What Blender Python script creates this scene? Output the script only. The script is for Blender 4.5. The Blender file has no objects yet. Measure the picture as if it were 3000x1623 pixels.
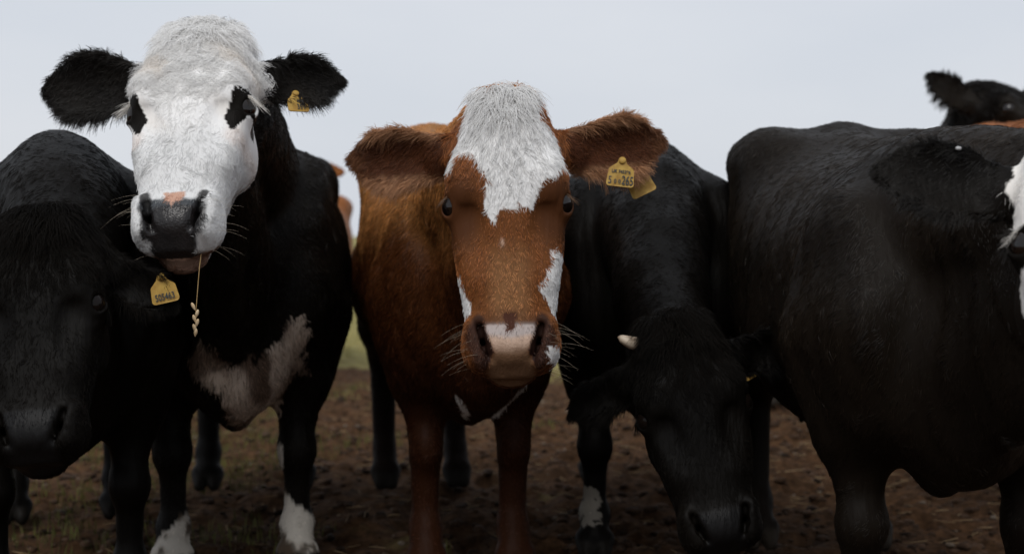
import bpy, math, random
import numpy as np
from mathutils import Vector, Matrix

# ------------------------------------------------------------------ camera, sky, sun, exposure
scene = bpy.context.scene
C = scene.collection
CAM_Z = 0.88
cam_data = bpy.data.cameras.new("camera")
cam = bpy.data.objects.new("camera", cam_data)
C.objects.link(cam)
cam.location = (0, 0, CAM_Z)
cam.rotation_euler = (math.radians(90 - 1.65), 0, 0)
cam_data.sensor_width = 36
cam_data.lens = 50.4
cam_data.clip_start = 0.05
cam_data.clip_end = 3000
cam_data.dof.use_dof = True
cam_data.dof.focus_distance = 2.75
cam_data.dof.aperture_fstop = 3.5
scene.camera = cam

SUN_EL, SUN_AZ = 52.0, 195.0       # azimuth measured from +Y, clockwise: behind and above the camera, a little left
world = bpy.data.worlds.new("World")
scene.world = world
world.use_nodes = True
wn = world.node_tree.nodes
wl = world.node_tree.links
wn.clear()
w_out = wn.new("ShaderNodeOutputWorld")
w_bg = wn.new("ShaderNodeBackground")
w_sky = wn.new("ShaderNodeTexSky")
w_sky.sky_type = 'NISHITA'
w_sky.sun_disc = False
w_sky.sun_elevation = math.radians(SUN_EL)
w_sky.sun_rotation = math.radians(SUN_AZ)
w_sky.dust_density = 4.0
w_mix = wn.new("ShaderNodeMix")
w_mix.data_type = 'RGBA'
w_mix.inputs[0].default_value = 0.93          # a closed cloud layer over the clear sky
w_co = wn.new("ShaderNodeTexCoord")
w_no = wn.new("ShaderNodeTexNoise"); w_no.inputs['Scale'].default_value = 3.0; w_no.inputs['Detail'].default_value = 5
w_map = wn.new("ShaderNodeMapping"); w_map.inputs['Scale'].default_value = (1, 1, 3)
w_rmp = wn.new("ShaderNodeValToRGB")                       # soft, low-contrast cloud cover
w_rmp.color_ramp.elements[0].position = 0.3; w_rmp.color_ramp.elements[0].color = (0.405, 0.428, 0.468, 1)
w_rmp.color_ramp.elements[1].position = 0.7; w_rmp.color_ramp.elements[1].color = (0.448, 0.464, 0.495, 1)
w_mul = wn.new("ShaderNodeVectorMath"); w_mul.operation = 'SCALE'; w_mul.inputs['Scale'].default_value = 10.0
wl.new(w_co.outputs['Generated'], w_map.inputs[0]); wl.new(w_map.outputs[0], w_no.inputs['Vector'])
wl.new(w_no.outputs['Fac'], w_rmp.inputs[0]); wl.new(w_rmp.outputs[0], w_mul.inputs[0]); wl.new(w_mul.outputs[0], w_mix.inputs[7])
wl.new(w_sky.outputs[0], w_mix.inputs[6])
wl.new(w_mix.outputs[2], w_bg.inputs[0])
w_bg.inputs[1].default_value = 0.1
wl.new(w_bg.outputs[0], w_out.inputs[0])

sun_data = bpy.data.lights.new("sun", 'SUN')
sun_data.energy = 1.08
sun_data.angle = math.radians(32)
sun_data.color = (1.0, 0.98, 0.95)
sun = bpy.data.objects.new("sun", sun_data)
C.objects.link(sun)
_az, _el = math.radians(SUN_AZ), math.radians(SUN_EL)
sun_dir = Vector((math.sin(_az) * math.cos(_el), math.cos(_az) * math.cos(_el), math.sin(_el)))
sun.rotation_euler = sun_dir.to_track_quat('Z', 'Y').to_euler()

scene.view_settings.view_transform = 'Standard'
scene.view_settings.look = 'None'
scene.view_settings.exposure = 0.7
scene.view_settings.gamma = 1.0
scene.render.engine = 'CYCLES'
scene.cycles.max_bounces = 8
scene.cycles.diffuse_bounces = 6
scene.cycles.transmission_bounces = 6
scene.cycles.glossy_bounces = 2
scene.cycles.use_denoising = True
try:
    scene.cycles_curves.shape = 'RIBBONS'
    scene.cycles_curves.subdivisions = 2
except Exception:
    pass

# ------------------------------------------------------------------ helpers
def tag(o, label=None, cat=None, group=None, kind=None):
    if label: o['label'] = label
    if cat: o['category'] = cat
    if group: o['group'] = group
    if kind: o['kind'] = kind
    return o

def mesh_obj(name, verts, faces, mat, parent=None, smooth=True):
    me = bpy.data.meshes.new(name)
    if isinstance(verts, np.ndarray):
        nv, nf, k = len(verts), len(faces), faces.shape[1]
        me.vertices.add(nv)
        me.vertices.foreach_set('co', verts.astype(np.float32).ravel())
        me.loops.add(nf * k)
        me.loops.foreach_set('vertex_index', faces.astype(np.int32).ravel())
        me.polygons.add(nf)
        me.polygons.foreach_set('loop_start', np.arange(0, nf * k, k, dtype=np.int32))
        me.update(calc_edges=True)
    else:
        me.from_pydata([tuple(v) for v in verts], [], [tuple(f) for f in faces])
        me.update()
    if smooth:
        me.polygons.foreach_set('use_smooth', np.ones(len(me.polygons), dtype=bool))
    me.materials.append(mat)
    o = bpy.data.objects.new(name, me)
    C.objects.link(o)
    o.parent = parent
    return o

def set_color(o, name, cols):
    a = o.data.attributes.new(name, 'FLOAT_COLOR', 'POINT')
    c = np.ones((len(cols), 4), dtype=np.float32)
    c[:, :3] = cols
    a.data.foreach_set('color', c.ravel())

class SineNoise:
    """smooth 3-D pseudo noise, about -1..1, wavelength lam"""
    def __init__(self, lam, seed, n=9):
        r = np.random.default_rng(seed)
        d = r.normal(size=(n, 3)); d /= np.linalg.norm(d, axis=1)[:, None]
        self.k = (d * (2 * np.pi / lam) * r.uniform(0.6, 1.5, (n, 1))).astype(np.float32)
        self.p = r.uniform(0, 6.28, n).astype(np.float32)
        self.n = n
    def __call__(self, P):
        return np.sin(P.astype(np.float32) @ self.k.T + self.p).sum(1) / math.sqrt(self.n * 0.5) * 0.6

def smoothstep(a, b, x):
    t = np.clip((x - a) / (b - a), 0, 1)
    return t * t * (3 - 2 * t)

def resample(s, v, n=160):
    s, v = np.asarray(s, float), np.asarray(v, float)
    m = np.gradient(v, s)
    x = np.linspace(s[0], s[-1], n)
    i = np.clip(np.searchsorted(s, x) - 1, 0, len(s) - 2)
    h = s[i + 1] - s[i]
    t = (x - s[i]) / h
    y = ((2*t**3 - 3*t**2 + 1) * v[i] + (t**3 - 2*t**2 + t) * h * m[i] +
         (-2*t**3 + 3*t**2) * v[i + 1] + (t**3 - t**2) * h * m[i + 1])
    return x, y

# ------------------------------------------------------------------ implicit surface
class Field:
    """signed field on a rectilinear grid; every shape only touches the cells near it"""
    def __init__(self, xs, ys, zs):
        self.ax = [np.asarray(a, np.float32) for a in (xs, ys, zs)]
        self.F = np.full([len(a) for a in self.ax], 0.2, np.float32)
    def region(self, lo, hi):
        sl = []
        for a, l, h in zip(self.ax, lo, hi):
            i = max(int(np.searchsorted(a, l)) - 1, 0)
            j = min(int(np.searchsorted(a, h)) + 1, len(a))
            if j <= i: return None
            sl.append(slice(i, j))
        return tuple(sl)
    def coords(self, sl):
        return [self.ax[0][sl[0]][:, None, None], self.ax[1][sl[1]][None, :, None], self.ax[2][sl[2]][None, None, :]]
    def merge(self, sl, d, k, cut=False):
        A = self.F[sl]
        if cut:
            d = -d
            h = np.maximum(k - np.abs(A - d), 0) / k
            self.F[sl] = np.maximum(A, d) + h * h * k * 0.25
        else:
            h = np.maximum(k - np.abs(A - d), 0) / k
            self.F[sl] = np.minimum(A, d) - h * h * k * 0.25
    def cone(self, a, b, ra, rb, k=0.03, sx=1.0, cut=False):
        a, b = np.asarray(a, np.float32), np.asarray(b, np.float32)
        R = max(ra, rb) + k + 0.03
        sl = self.region(np.minimum(a, b) - R, np.maximum(a, b) + R)
        if sl is None: return
        x, y, z = self.coords(sl)
        ab = b - a
        w = np.array([1 / sx ** 2, 1, 1], np.float32)
        L = float((ab * ab * w).sum()) + 1e-9
        t = np.clip(((x - a[0]) * ab[0] * w[0] + (y - a[1]) * ab[1] + (z - a[2]) * ab[2]) / L, 0, 1)
        dx = (x - a[0] - t * ab[0]) / sx
        dy = y - a[1] - t * ab[1]
        dz = z - a[2] - t * ab[2]
        d = (np.sqrt(dx * dx + dy * dy + dz * dz) - (ra + (rb - ra) * t)) * min(1.0, sx * 1.15)
        self.merge(sl, d.astype(np.float32), k, cut)
    def ell(self, c, r, k=0.03, axes=None, cut=False):
        c, r = np.asarray(c, np.float32), np.asarray(r, np.float32)
        A = np.eye(3, dtype=np.float32) if axes is None else np.asarray(axes, np.float32)
        ext = np.sqrt(((A * r[:, None]) ** 2).sum(0)) + k + 0.02
        sl = self.region(c - ext, c + ext)
        if sl is None: return
        x, y, z = self.coords(sl)
        x, y, z = x - c[0], y - c[1], z - c[2]
        q = [A[i][0] * x + A[i][1] * y + A[i][2] * z for i in range(3)]
        k0 = np.sqrt(sum((q[i] / r[i]) ** 2 for i in range(3)))
        k1 = np.sqrt(sum((q[i] / r[i] ** 2) ** 2 for i in range(3))) + 1e-6
        d = k0 * (k0 - 1) / k1
        self.merge(sl, d.astype(np.float32), k, cut)
    def loft(self, O, axes, prof, k=0.03, p=2.4, sc=1.0, bend=None, narrow=0.0, pad=0.05):
        """prof: rows (u, half width, front, back); axes rows W,U,N"""
        O = np.asarray(O, np.float32); A = np.asarray(axes, np.float32)
        prof = np.asarray(prof, float) * sc
        u0, u1 = prof[0, 0], prof[-1, 0]
        wm, fm, bm = prof[:, 1].max(), prof[:, 2].max(), prof[:, 3].min()
        pts = np.array([O + A[0] * w + A[1] * u + A[2] * n for w in (-wm, wm) for u in (u0, u1) for n in (fm, bm)])
        ext = k + pad
        sl = self.region(pts.min(0) - ext, pts.max(0) + ext)
        if sl is None: return
        x, y, z = self.coords(sl)
        x, y, z = x - O[0], y - O[1], z - O[2]
        w, u, n = [A[i][0] * x + A[i][1] * y + A[i][2] * z for i in range(3)]
        if bend is not None: n = n - bend(w / sc, u / sc) * sc
        us, aw = resample(prof[:, 0], prof[:, 1]); _, ff = resample(prof[:, 0], prof[:, 2]); _, bb = resample(prof[:, 0], prof[:, 3])
        st = (us[1] - us[0])
        fi = np.clip((u - u0) / st, 0, len(us) - 1.001)
        ii = fi.astype(np.int32); tt = (fi - ii).astype(np.float32)
        def lk(v):
            v = v.astype(np.float32)
            return v[ii] + (v[ii + 1] - v[ii]) * tt
        a, f, b = np.maximum(lk(aw), 0.004), lk(ff), lk(bb)
        mid = np.zeros_like(f)
        both = (f < 0.002) | (b > -0.002)
        mid = np.where(both, (f + b) / 2, 0)
        h = np.maximum(np.where(n > mid, f - mid, mid - b), 0.004)
        if narrow: a = a * (1 - narrow * smoothstep(0.0, 1.0, -n / np.maximum(-bm, 1e-3)))
        r = ((np.abs(w) / a) ** p + (np.abs(n - mid) / h) ** p) ** (1.0 / p)
        d = (r - 1) * np.minimum(a, h)
        du = np.maximum(np.maximum(u0 - u, u - u1), 0)
        d = np.where(d > 0, np.sqrt(d * d + du * du), np.where(du > 0, du, d))
        self.merge(sl, d.astype(np.float32), k)
    def surface(self):
        F = self.F
        S = F < 0
        n = [s - 1 for s in F.shape]
        cnt = np.zeros(n, np.int8)
        for i in (0, 1):
            for j in (0, 1):
                for l in (0, 1):
                    cnt += S[i:i + n[0], j:j + n[1], l:l + n[2]]
        act = np.argwhere((cnt > 0) & (cnt < 8))
        ids = np.full(n, -1, np.int32)
        ids[act[:, 0], act[:, 1], act[:, 2]] = np.arange(len(act))
        acc = np.zeros((len(act), 3), np.float32); num = np.zeros(len(act), np.float32)
        ax = self.ax
        cs = [(i, j, l) for i in (0, 1) for j in (0, 1) for l in (0, 1)]
        for c0 in cs:
            for d in range(3):
                if c0[d]: continue
                c1 = list(c0); c1[d] = 1
                i0 = act + np.array(c0); i1 = act + np.array(c1)
                f0 = F[i0[:, 0], i0[:, 1], i0[:, 2]]; f1 = F[i1[:, 0], i1[:, 1], i1[:, 2]]
                m = (f0 < 0) != (f1 < 0)
                t = np.where(m, f0 / np.where(m, f0 - f1, 1), 0)
                P = np.stack([ax[q][i0[:, q]] for q in range(3)], 1)
                Q = np.stack([ax[q][i1[:, q]] for q in range(3)], 1)
                acc += np.where(m[:, None], P + (Q - P) * t[:, None], 0)
                num += m
        V = acc / num[:, None]
        quads = []
        for d in range(3):
            e1, e2 = (d + 1) % 3, (d + 2) % 3
            s0 = [slice(None)] * 3; s1 = [slice(None)] * 3
            s0[d] = slice(0, -1); s1[d] = slice(1, None)
            a, b = S[tuple(s0)], S[tuple(s1)]
            E = np.argwhere(a != b)
            E = E[(E[:, e1] > 0) & (E[:, e2] > 0) & (E[:, e1] < n[e1]) & (E[:, e2] < n[e2])]
            inside = a[E[:, 0], E[:, 1], E[:, 2]]
            q = []
            for o1, o2 in ((0, 0), (1, 0), (1, 1), (0, 1)):
                c = E.copy(); c[:, e1] -= 1 - o1; c[:, e2] -= 1 - o2
                q.append(ids[c[:, 0], c[:, 1], c[:, 2]])
            q = np.stack(q, 1)
            q[~inside] = q[~inside][:, ::-1]
            quads.append(q)
        Q = np.concatenate(quads)
        return V, Q

def relax(V, Q, it=2, lam=0.5):
    e = np.concatenate([Q[:, [0, 1]], Q[:, [1, 2]], Q[:, [2, 3]], Q[:, [3, 0]]])
    deg = np.bincount(e[:, 0], minlength=len(V)) + np.bincount(e[:, 1], minlength=len(V))
    for _ in range(it):
        acc = np.stack([np.bincount(e[:, 0], V[e[:, 1], c], len(V)) + np.bincount(e[:, 1], V[e[:, 0], c], len(V)) for c in range(3)], 1)
        V = V + lam * (acc / np.maximum(deg, 1)[:, None] - V)
    return V

def normals_of(V, Q):
    fn = np.cross(V[Q[:, 2]] - V[Q[:, 0]], V[Q[:, 3]] - V[Q[:, 1]])
    N = np.stack([sum(np.bincount(Q[:, j], fn[:, c], len(V)) for j in range(4)) for c in range(3)], 1)
    N /= np.linalg.norm(N, axis=1)[:, None] + 1e-12
    return N

# ------------------------------------------------------------------ materials
def new_mat(name):
    m = bpy.data.materials.new(name)
    m.use_nodes = True
    nt = m.node_tree
    b = nt.nodes['Principled BSDF']
    return m, nt, b

def skin_material():
    m, nt, b = new_mat("hide")
    at = nt.nodes.new('ShaderNodeAttribute'); at.attribute_name = 'coat'
    no = nt.nodes.new('ShaderNodeTexNoise'); no.inputs['Scale'].default_value = 90; no.inputs['Detail'].default_value = 4
    co = nt.nodes.new('ShaderNodeTexCoord')
    mp = nt.nodes.new('ShaderNodeMapping'); mp.inputs['Scale'].default_value = (1.0, 0.5, 0.22)
    nt.links.new(co.outputs['Object'], mp.inputs[0]); nt.links.new(mp.outputs[0], no.inputs['Vector'])
    mul = nt.nodes.new('ShaderNodeMix'); mul.data_type = 'RGBA'; mul.blend_type = 'MULTIPLY'
    mul.inputs[0].default_value = 0.5
    nt.links.new(at.outputs['Color'], mul.inputs[6]); nt.links.new(no.outputs['Color'], mul.inputs[7])
    ds = nt.nodes.new('ShaderNodeSeparateColor'); nt.links.new(at.outputs['Color'], ds.inputs[0])
    nt.links.new(at.outputs['Color'], b.inputs['Base Color'])
    wet = nt.nodes.new('ShaderNodeAttribute'); wet.attribute_name = 'wet'
    mr = nt.nodes.new('ShaderNodeMapRange'); mr.inputs['To Min'].default_value = 0.55; mr.inputs['To Max'].default_value = 0.28
    nt.links.new(wet.outputs['Fac'], mr.inputs[0]); nt.links.new(mr.outputs[0], b.inputs['Roughness'])
    ms = nt.nodes.new('ShaderNodeMapRange'); ms.inputs['To Min'].default_value = 0.08; ms.inputs['To Max'].default_value = 0.32
    nt.links.new(wet.outputs['Fac'], ms.inputs[0]); nt.links.new(ms.outputs[0], b.inputs['Specular IOR Level'])
    bp = nt.nodes.new('ShaderNodeBump'); bp.inputs['Strength'].default_value = 0.5; bp.inputs['Distance'].default_value = 0.006
    nt.links.new(no.outputs['Fac'], bp.inputs['Height'])
    vo = nt.nodes.new('ShaderNodeTexVoronoi'); vo.inputs['Scale'].default_value = 230
    nt.links.new(co.outputs['Object'], vo.inputs['Vector'])
    b2 = nt.nodes.new('ShaderNodeBump'); b2.inputs['Distance'].default_value = 0.003; b2.invert = True
    mw = nt.nodes.new('ShaderNodeMath'); mw.operation = 'MULTIPLY'; mw.inputs[1].default_value = 0.22
    nt.links.new(wet.outputs['Fac'], mw.inputs[0]); nt.links.new(mw.outputs[0], b2.inputs['Strength'])
    nt.links.new(vo.outputs['Distance'], b2.inputs['Height']); nt.links.new(bp.outputs[0], b2.inputs['Normal'])
    nt.links.new(b2.outputs[0], b.inputs['Normal'])
    return m

def fur_material(name="fur", spec=0.30, rough=0.40):
    m, nt, b = new_mat(name)
    at = nt.nodes.new('ShaderNodeAttribute'); at.attribute_name = 'coat'
    nt.links.new(at.outputs['Color'], b.inputs['Base Color'])
    b.inputs['Roughness'].default_value = rough
    b.inputs['Specular IOR Level'].default_value = spec
    tr = nt.nodes.new('ShaderNodeBsdfTranslucent'); mx = nt.nodes.new('ShaderNodeMixShader')
    mx.inputs[0].default_value = 0.30
    nt.links.new(at.outputs['Color'], tr.inputs[0])
    nt.links.new(b.outputs[0], mx.inputs[1]); nt.links.new(tr.outputs[0], mx.inputs[2])
    nt.links.new(mx.outputs[0], nt.nodes['Material Output'].inputs[0])
    return m

def plain(name, col, rough=0.5, spec=0.5, noise=None):
    m, nt, b = new_mat(name)
    b.inputs['Base Color'].default_value = (*col, 1)
    b.inputs['Roughness'].default_value = rough
    b.inputs['Specular IOR Level'].default_value = spec
    if noise:
        no = nt.nodes.new('ShaderNodeTexNoise'); no.inputs['Scale'].default_value = noise[0]; no.inputs['Detail'].default_value = 5
        rp = nt.nodes.new('ShaderNodeValToRGB')
        rp.color_ramp.elements[0].position = 0.35; rp.color_ramp.elements[1].position = 0.65
        rp.color_ramp.elements[0].color = (*noise[1], 1); rp.color_ramp.elements[1].color = (*col, 1)
        co = nt.nodes.new('ShaderNodeTexCoord')
        nt.links.new(co.outputs['Object'], no.inputs['Vector'])
        nt.links.new(no.outputs['Fac'], rp.inputs[0]); nt.links.new(rp.outputs[0], b.inputs['Base Color'])
    return m

M_HIDE, M_FUR = skin_material(), fur_material()
M_FUR_MATT = fur_material("matt fur", 0.10, 0.55)
M_FUR_SLEEK = fur_material("sleek fur", 0.42, 0.42)
M_EYE = plain("eyeball", (0.006, 0.004, 0.0035), 0.16, 0.14, (60, (0.006, 0.004, 0.003)))
M_EYE_WET = plain("wet eyeball", (0.010, 0.006, 0.004), 0.05, 0.45, (60, (0.005, 0.003, 0.003)))
M_TAG = plain("tag plastic", (0.45, 0.29, 0.065), 0.55, 0.25, (45, (0.30, 0.17, 0.035)))
M_PRINT = plain("tag print", (0.035, 0.04, 0.04), 0.6, 0.3)
M_STUD = plain("stud metal", (0.55, 0.56, 0.58), 0.35, 0.5, (80, (0.4, 0.4, 0.4)))
M_HORN = plain("horn", (0.62, 0.52, 0.40), 0.4, 0.4, (45, (0.16, 0.10, 0.06)))
M_STRAW = plain("dry straw", (0.55, 0.38, 0.18), 0.6, 0.3, (40, (0.40, 0.26, 0.11)))
M_GRAIN = plain("seed husk", (0.66, 0.52, 0.34), 0.6, 0.3, (70, (0.5, 0.36, 0.2)))

# ------------------------------------------------------------------ hair strands
def strands(name, parent, roots, dirs, length, radius, cols, nrm=None, curl=None, droop=0.0, npts=4, seed=0, mat=None):
    """one curves object: root points, start directions, lengths; curl=(amplitude, wavelength, phase, side vectors)"""
    n = len(roots)
    if n == 0: return None
    hc = bpy.data.hair_curves.new(name)
    hc.add_curves([npts] * n)
    t = np.linspace(0, 1, npts)[None, :, None]
    L = np.broadcast_to(np.asarray(length, float), (n,))[:, None, None]
    P = roots[:, None, :] + dirs[:, None, :] * (L * t)
    if nrm is not None: P = P - nrm[:, None, :] * (L * t * t * 0.18)
    if droop: P[:, :, 2] -= (L * t * t * droop)[:, :, 0]
    if curl is not None:
        amp, lam, ph, side = curl
        P = P + side[:, None, :] * (np.asarray(amp).reshape(-1, 1, 1) * np.sin(2 * np.pi * L * t / lam + ph[:, None, None]) * np.minimum(t * 3, 1))
    hc.attributes['position'].data.foreach_set('vector', P.astype(np.float32).ravel())
    ra = hc.attributes.get('radius') or hc.attributes.new('radius', 'FLOAT', 'POINT')
    R = np.broadcast_to(np.asarray(radius, float), (n,))[:, None] * (1 - 0.75 * np.linspace(0, 1, npts)[None, :] ** 2)
    ra.data.foreach_set('value', R.astype(np.float32).ravel())
    ca = hc.attributes.new('coat', 'FLOAT_COLOR', 'CURVE')
    cc = np.ones((n, 4), np.float32); cc[:, :3] = np.broadcast_to(cols, (n, 3))
    ca.data.foreach_set('color', cc.ravel())
    hc.materials.append(mat or M_FUR)
    o = bpy.data.objects.new(name, hc)
    C.objects.link(o)
    o.parent = parent
    o['kind'] = 'stuff'
    return o

# ------------------------------------------------------------------ cow
HEAD_PROF = [  # u, half width, front, back
    (-0.030, 0.030, 0.015, -0.035), (-0.015, 0.062, 0.038, -0.060), (0.02, 0.088, 0.062, -0.080), (0.06, 0.104, 0.078, -0.100), (0.11, 0.115, 0.088, -0.125),
    (0.17, 0.119, 0.090, -0.150), (0.23, 0.117, 0.084, -0.165), (0.29, 0.115, 0.076, -0.160), (0.35, 0.111, 0.069, -0.130),
    (0.41, 0.103, 0.064, -0.095), (0.46, 0.096, 0.060, -0.070), (0.505, 0.091, 0.052, -0.055), (0.54, 0.076, 0.036, -0.040), (0.558, 0.045, 0.016, -0.018)]
EAR_PROF = [(-0.03, 0.030, 0.020, -0.020), (0.02, 0.030, 0.015, -0.015), (0.06, 0.043, 0.009, -0.009), (0.105, 0.053, 0.007, -0.007),
            (0.145, 0.050, 0.006, -0.006), (0.180, 0.034, 0.006, -0.006), (0.204, 0.016, 0.005, -0.005), (0.212, 0.008, 0.004, -0.004)]
BODY_PROF = [  # y, half width, top, bottom
    (-0.26, 0.05, 0.86, 0.66), (-0.22, 0.13, 0.98, 0.55), (-0.14, 0.20, 1.08, 0.47), (-0.04, 0.245, 1.15, 0.44), (0.08, 0.265, 1.195, 0.43),
    (0.22, 0.28, 1.19, 0.43), (0.42, 0.31, 1.165, 0.42), (0.66, 0.325, 1.155, 0.43), (0.88, 0.315, 1.17, 0.48), (1.06, 0.285, 1.185, 0.56),
    (1.20, 0.25, 1.175, 0.64), (1.34, 0.20, 1.16, 0.70), (1.43, 0.12, 1.08, 0.78), (1.46, 0.05, 1.00, 0.86)]

def unit(v):
    v = np.asarray(v, float)
    return v / (np.linalg.norm(v) + 1e-12)

def rot(axis, deg):
    return np.array(Matrix.Rotation(math.radians(deg), 3, axis))

def graded(lo, hi, flo, fhi, fine, coarse):
    """axis coordinates: fine inside [flo, fhi], growing smoothly to coarse outside"""
    out = list(np.arange(flo, fhi + fine, fine))
    s, x = fine, out[-1]
    while x < hi:
        s = min(s * 1.12, coarse); x += s; out.append(x)
    s, x = fine, flo
    front = []
    while x > lo:
        s = min(s * 1.12, coarse); x -= s; front.append(x)
    return np.array(front[::-1] + out)

class Cow:
    pass

def make_cow(label, loc, yaw, poll, pitch, hyaw, roll, coat, ears, group="cattle of the herd", bs=1.0, hs=1.0,
             fine=0.0055, coarse=0.014, seed=1, tail=(0.0, 0.5), legs=None, neck_up=0.0, hind=(0.0, 0.0), slope=0.0, lx=0.165, pw=1.0, furred=1.0, hook=0.0, bw=1.0, fur=None, wx=1.0, mz=1.0):
    cow = Cow()
    root = bpy.data.objects.new("cow", None)
    C.objects.link(root)
    root.location = loc
    root.rotation_euler = (0, 0, math.radians(yaw))
    tag(root, label, "cow", group)
    Rz = rot('Z', yaw)
    H0 = Rz.T @ (np.asarray(poll, float) - np.asarray(loc, float))       # poll in the cow's own frame
    ph = math.radians(pitch)
    B = np.array([[1, 0, 0], [0, -math.sin(ph), -math.cos(ph)], [0, -math.cos(ph), math.sin(ph)]])   # rows W,U,N
    Q = Rz.T @ rot('Z', hyaw) @ rot('Y', roll)
    A = B @ Q.T
    cow.mz = mz
    cow.A, cow.H0, cow.hs, cow.root, cow.Rz, cow.loc = A, H0, hs, root, Rz, np.asarray(loc, float)
    h = lambda w, u, n: H0 + hs * (A[0] * (w * wx) + A[1] * u + A[2] * n)
    cow.h = h
    # grid
    hp = np.array([h(w, u, n) for w in (-0.15, 0.15) for u in (-0.06, 0.6) for n in (0.11, -0.18)])
    ep = []
    cow.ears = []
    for sgn, e in zip((-1, 1), ears):
        # ear frame: direction along the ear, breadth axis, facing axis (the cup), all in head axes
        if e.get('world'): e = dict(e, dir=A @ (Rz.T @ np.asarray(e['dir'], float)), face=A @ (Rz.T @ np.asarray(e['face'], float)))
        d = unit(e['dir']); f = unit(np.asarray(e['face'], float) - d * np.dot(e['face'], d)); b = np.cross(d, f)
        Eax = np.array([b @ A, d @ A, f @ A])
        O = h(sgn * 0.100, e.get('u', 0.10), e.get('n', -0.03))
        cow.ears.append((O, Eax, e))
        ep += [O + Eax[1] * 0.24 * hs, O]
    allp = np.concatenate([hp, np.array(ep)])
    lo, hi = allp.min(0) - 0.06, allp.max(0) + 0.06
    xs = graded(-0.42 * bs, 0.42 * bs, lo[0], hi[0], fine, coarse)
    ys = graded(-0.45, 1.62 * bs, lo[1], hi[1], fine, coarse)
    zs = graded(-0.01, 1.32 * bs, lo[2], hi[2], fine, coarse)
    fd = Field(xs, ys, zs)
    S = lambda *p: np.array(p) * bs * np.array([bw, 1, 1])
    # trunk
    X = np.array([[1, 0, 0], [0, 1, 0], [0, 0, 1.0]])
    prof = np.array(BODY_PROF)
    prof[:, 1] *= bw
    cow.fur = fur or M_FUR
    low = lambda y: slope * float(smoothstep(0.95, 0.05, np.array(y)))
    prof[:, 2] -= np.array([low(y) for y in prof[:, 0]])
    fd.loft((0, 0, 0), X, prof, k=0.05, p=2.25, sc=bs)
    fd.cone(S(0, 0.05, 1.16 - low(0.05)), S(0, 0.35, 1.13 - low(0.35)), 0.055 * bs, 0.05 * bs, 0.08)
    fd.cone(S(0, 0.35, 1.13 - low(0.35)), S(0, 1.0, 1.12), 0.05 * bs, 0.05 * bs, 0.06)
    fd.cone(S(0, 1.0, 1.12), S(0, 1.38, 1.08), 0.06 * bs, 0.05 * bs, 0.08)
    for s in (-1, 1):
        fd.ell(S(s * 0.205, 1.02, 1.09 + hook), S(0.08, 0.15, 0.06), 0.14)                  # hook bones
        fd.ell(S(s * 0.14, 1.40, 1.0), S(0.06, 0.06, 0.06), 0.06)                      # pin bones
        fd.ell(S(s * 0.195, 0.0, 0.84 - low(0.0)), S(0.075, 0.16, 0.25), 0.11)                    # shoulder blades
        fd.ell(S(s * 0.17, -0.12, 0.74), S(0.085, 0.10, 0.13), 0.05)                   # points of shoulder
        ly = 0.0
        fd.cone(S(s * 0.19, 0.03, 0.70), S(s * (lx + 0.01), ly + 0.02, 0.52), 0.115 * bs, 0.082 * bs, 0.05)
        fd.cone(S(s * (lx + 0.01), ly + 0.02, 0.54), S(s * lx, ly, 0.37), 0.078 * bs, 0.045 * bs, 0.03)
        fd.ell(S(s * lx, ly - 0.014, 0.330), S(0.055, 0.052, 0.060), 0.022)             # knee
        fd.cone(S(s * lx, ly, 0.30), S(s * lx, ly + 0.015, 0.14), 0.038 * bs, 0.034 * bs, 0.025)
        fd.ell(S(s * lx, ly + 0.01, 0.125), S(0.047, 0.05, 0.042), 0.025)              # fetlock
        fd.cone(S(s * lx, ly, 0.11), S(s * lx, ly - 0.03, 0.06), 0.040 * bs, 0.045 * bs, 0.02)
        for c in (-1, 1):
            fd.cone(S(s * lx + c * 0.027, ly - 0.03, 0.055), S(s * lx + c * 0.024, ly - 0.075, 0.018), 0.034 * bs, 0.022 * bs, 0.006)
        # hind leg
        hx, hy = 0.17 + hind[(s + 1) // 2] * 0, 1.0 * hind[(s + 1) // 2]
        fd.ell(S(s * 0.175, 1.20, 0.84), S(0.10, 0.19, 0.30), 0.06)
        fd.cone(S(s * 0.19, 1.14, 0.72), S(s * 0.175, 1.26 + hy, 0.55), 0.125 * bs, 0.075 * bs, 0.05)
        fd.cone(S(s * 0.175, 1.26 + hy, 0.55), S(s * 0.165, 1.40 + hy, 0.45), 0.072 * bs, 0.052 * bs, 0.03)
        fd.cone(S(s * 0.165, 1.405 + hy, 0.45), S(s * 0.165, 1.36 + hy, 0.15), 0.048 * bs, 0.038 * bs, 0.03)
        fd.ell(S(s * 0.165, 1.35 + hy, 0.125), S(0.047, 0.05, 0.045), 0.025)
        fd.cone(S(s * 0.165, 1.34 + hy, 0.11), S(s * 0.165, 1.30 + hy, 0.06), 0.040 * bs, 0.045 * bs, 0.02)
        for c in (-1, 1):
            fd.cone(S(s * 0.165 + c * 0.027, 1.30 + hy, 0.055), S(s * 0.165 + c * 0.024, 1.255 + hy, 0.018), 0.034 * bs, 0.022 * bs, 0.006)
    fd.ell(S(0, -0.17, 0.60), S(0.115, 0.13, 0.16), 0.08)                               # brisket
    fd.cone(S(0, -0.20, 0.56), S(0, 0.02, 0.44), 0.07 * bs, 0.06 * bs, 0.06, sx=0.7)
    # tail
    tx, tz = tail
    pts = [S(0, 1.40, 1.10), S(tx * 0.1, 1.49, 1.04), S(tx * 0.5, 1.53, 0.80), S(tx, 1.54, tz), S(tx * 1.1, 1.54, tz - 0.16)]
    rr = [0.04, 0.03, 0.022, 0.028, 0.012]
    for i in range(4): fd.cone(pts[i], pts[i + 1], rr[i] * bs, rr[i + 1] * bs, 0.02)
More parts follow.
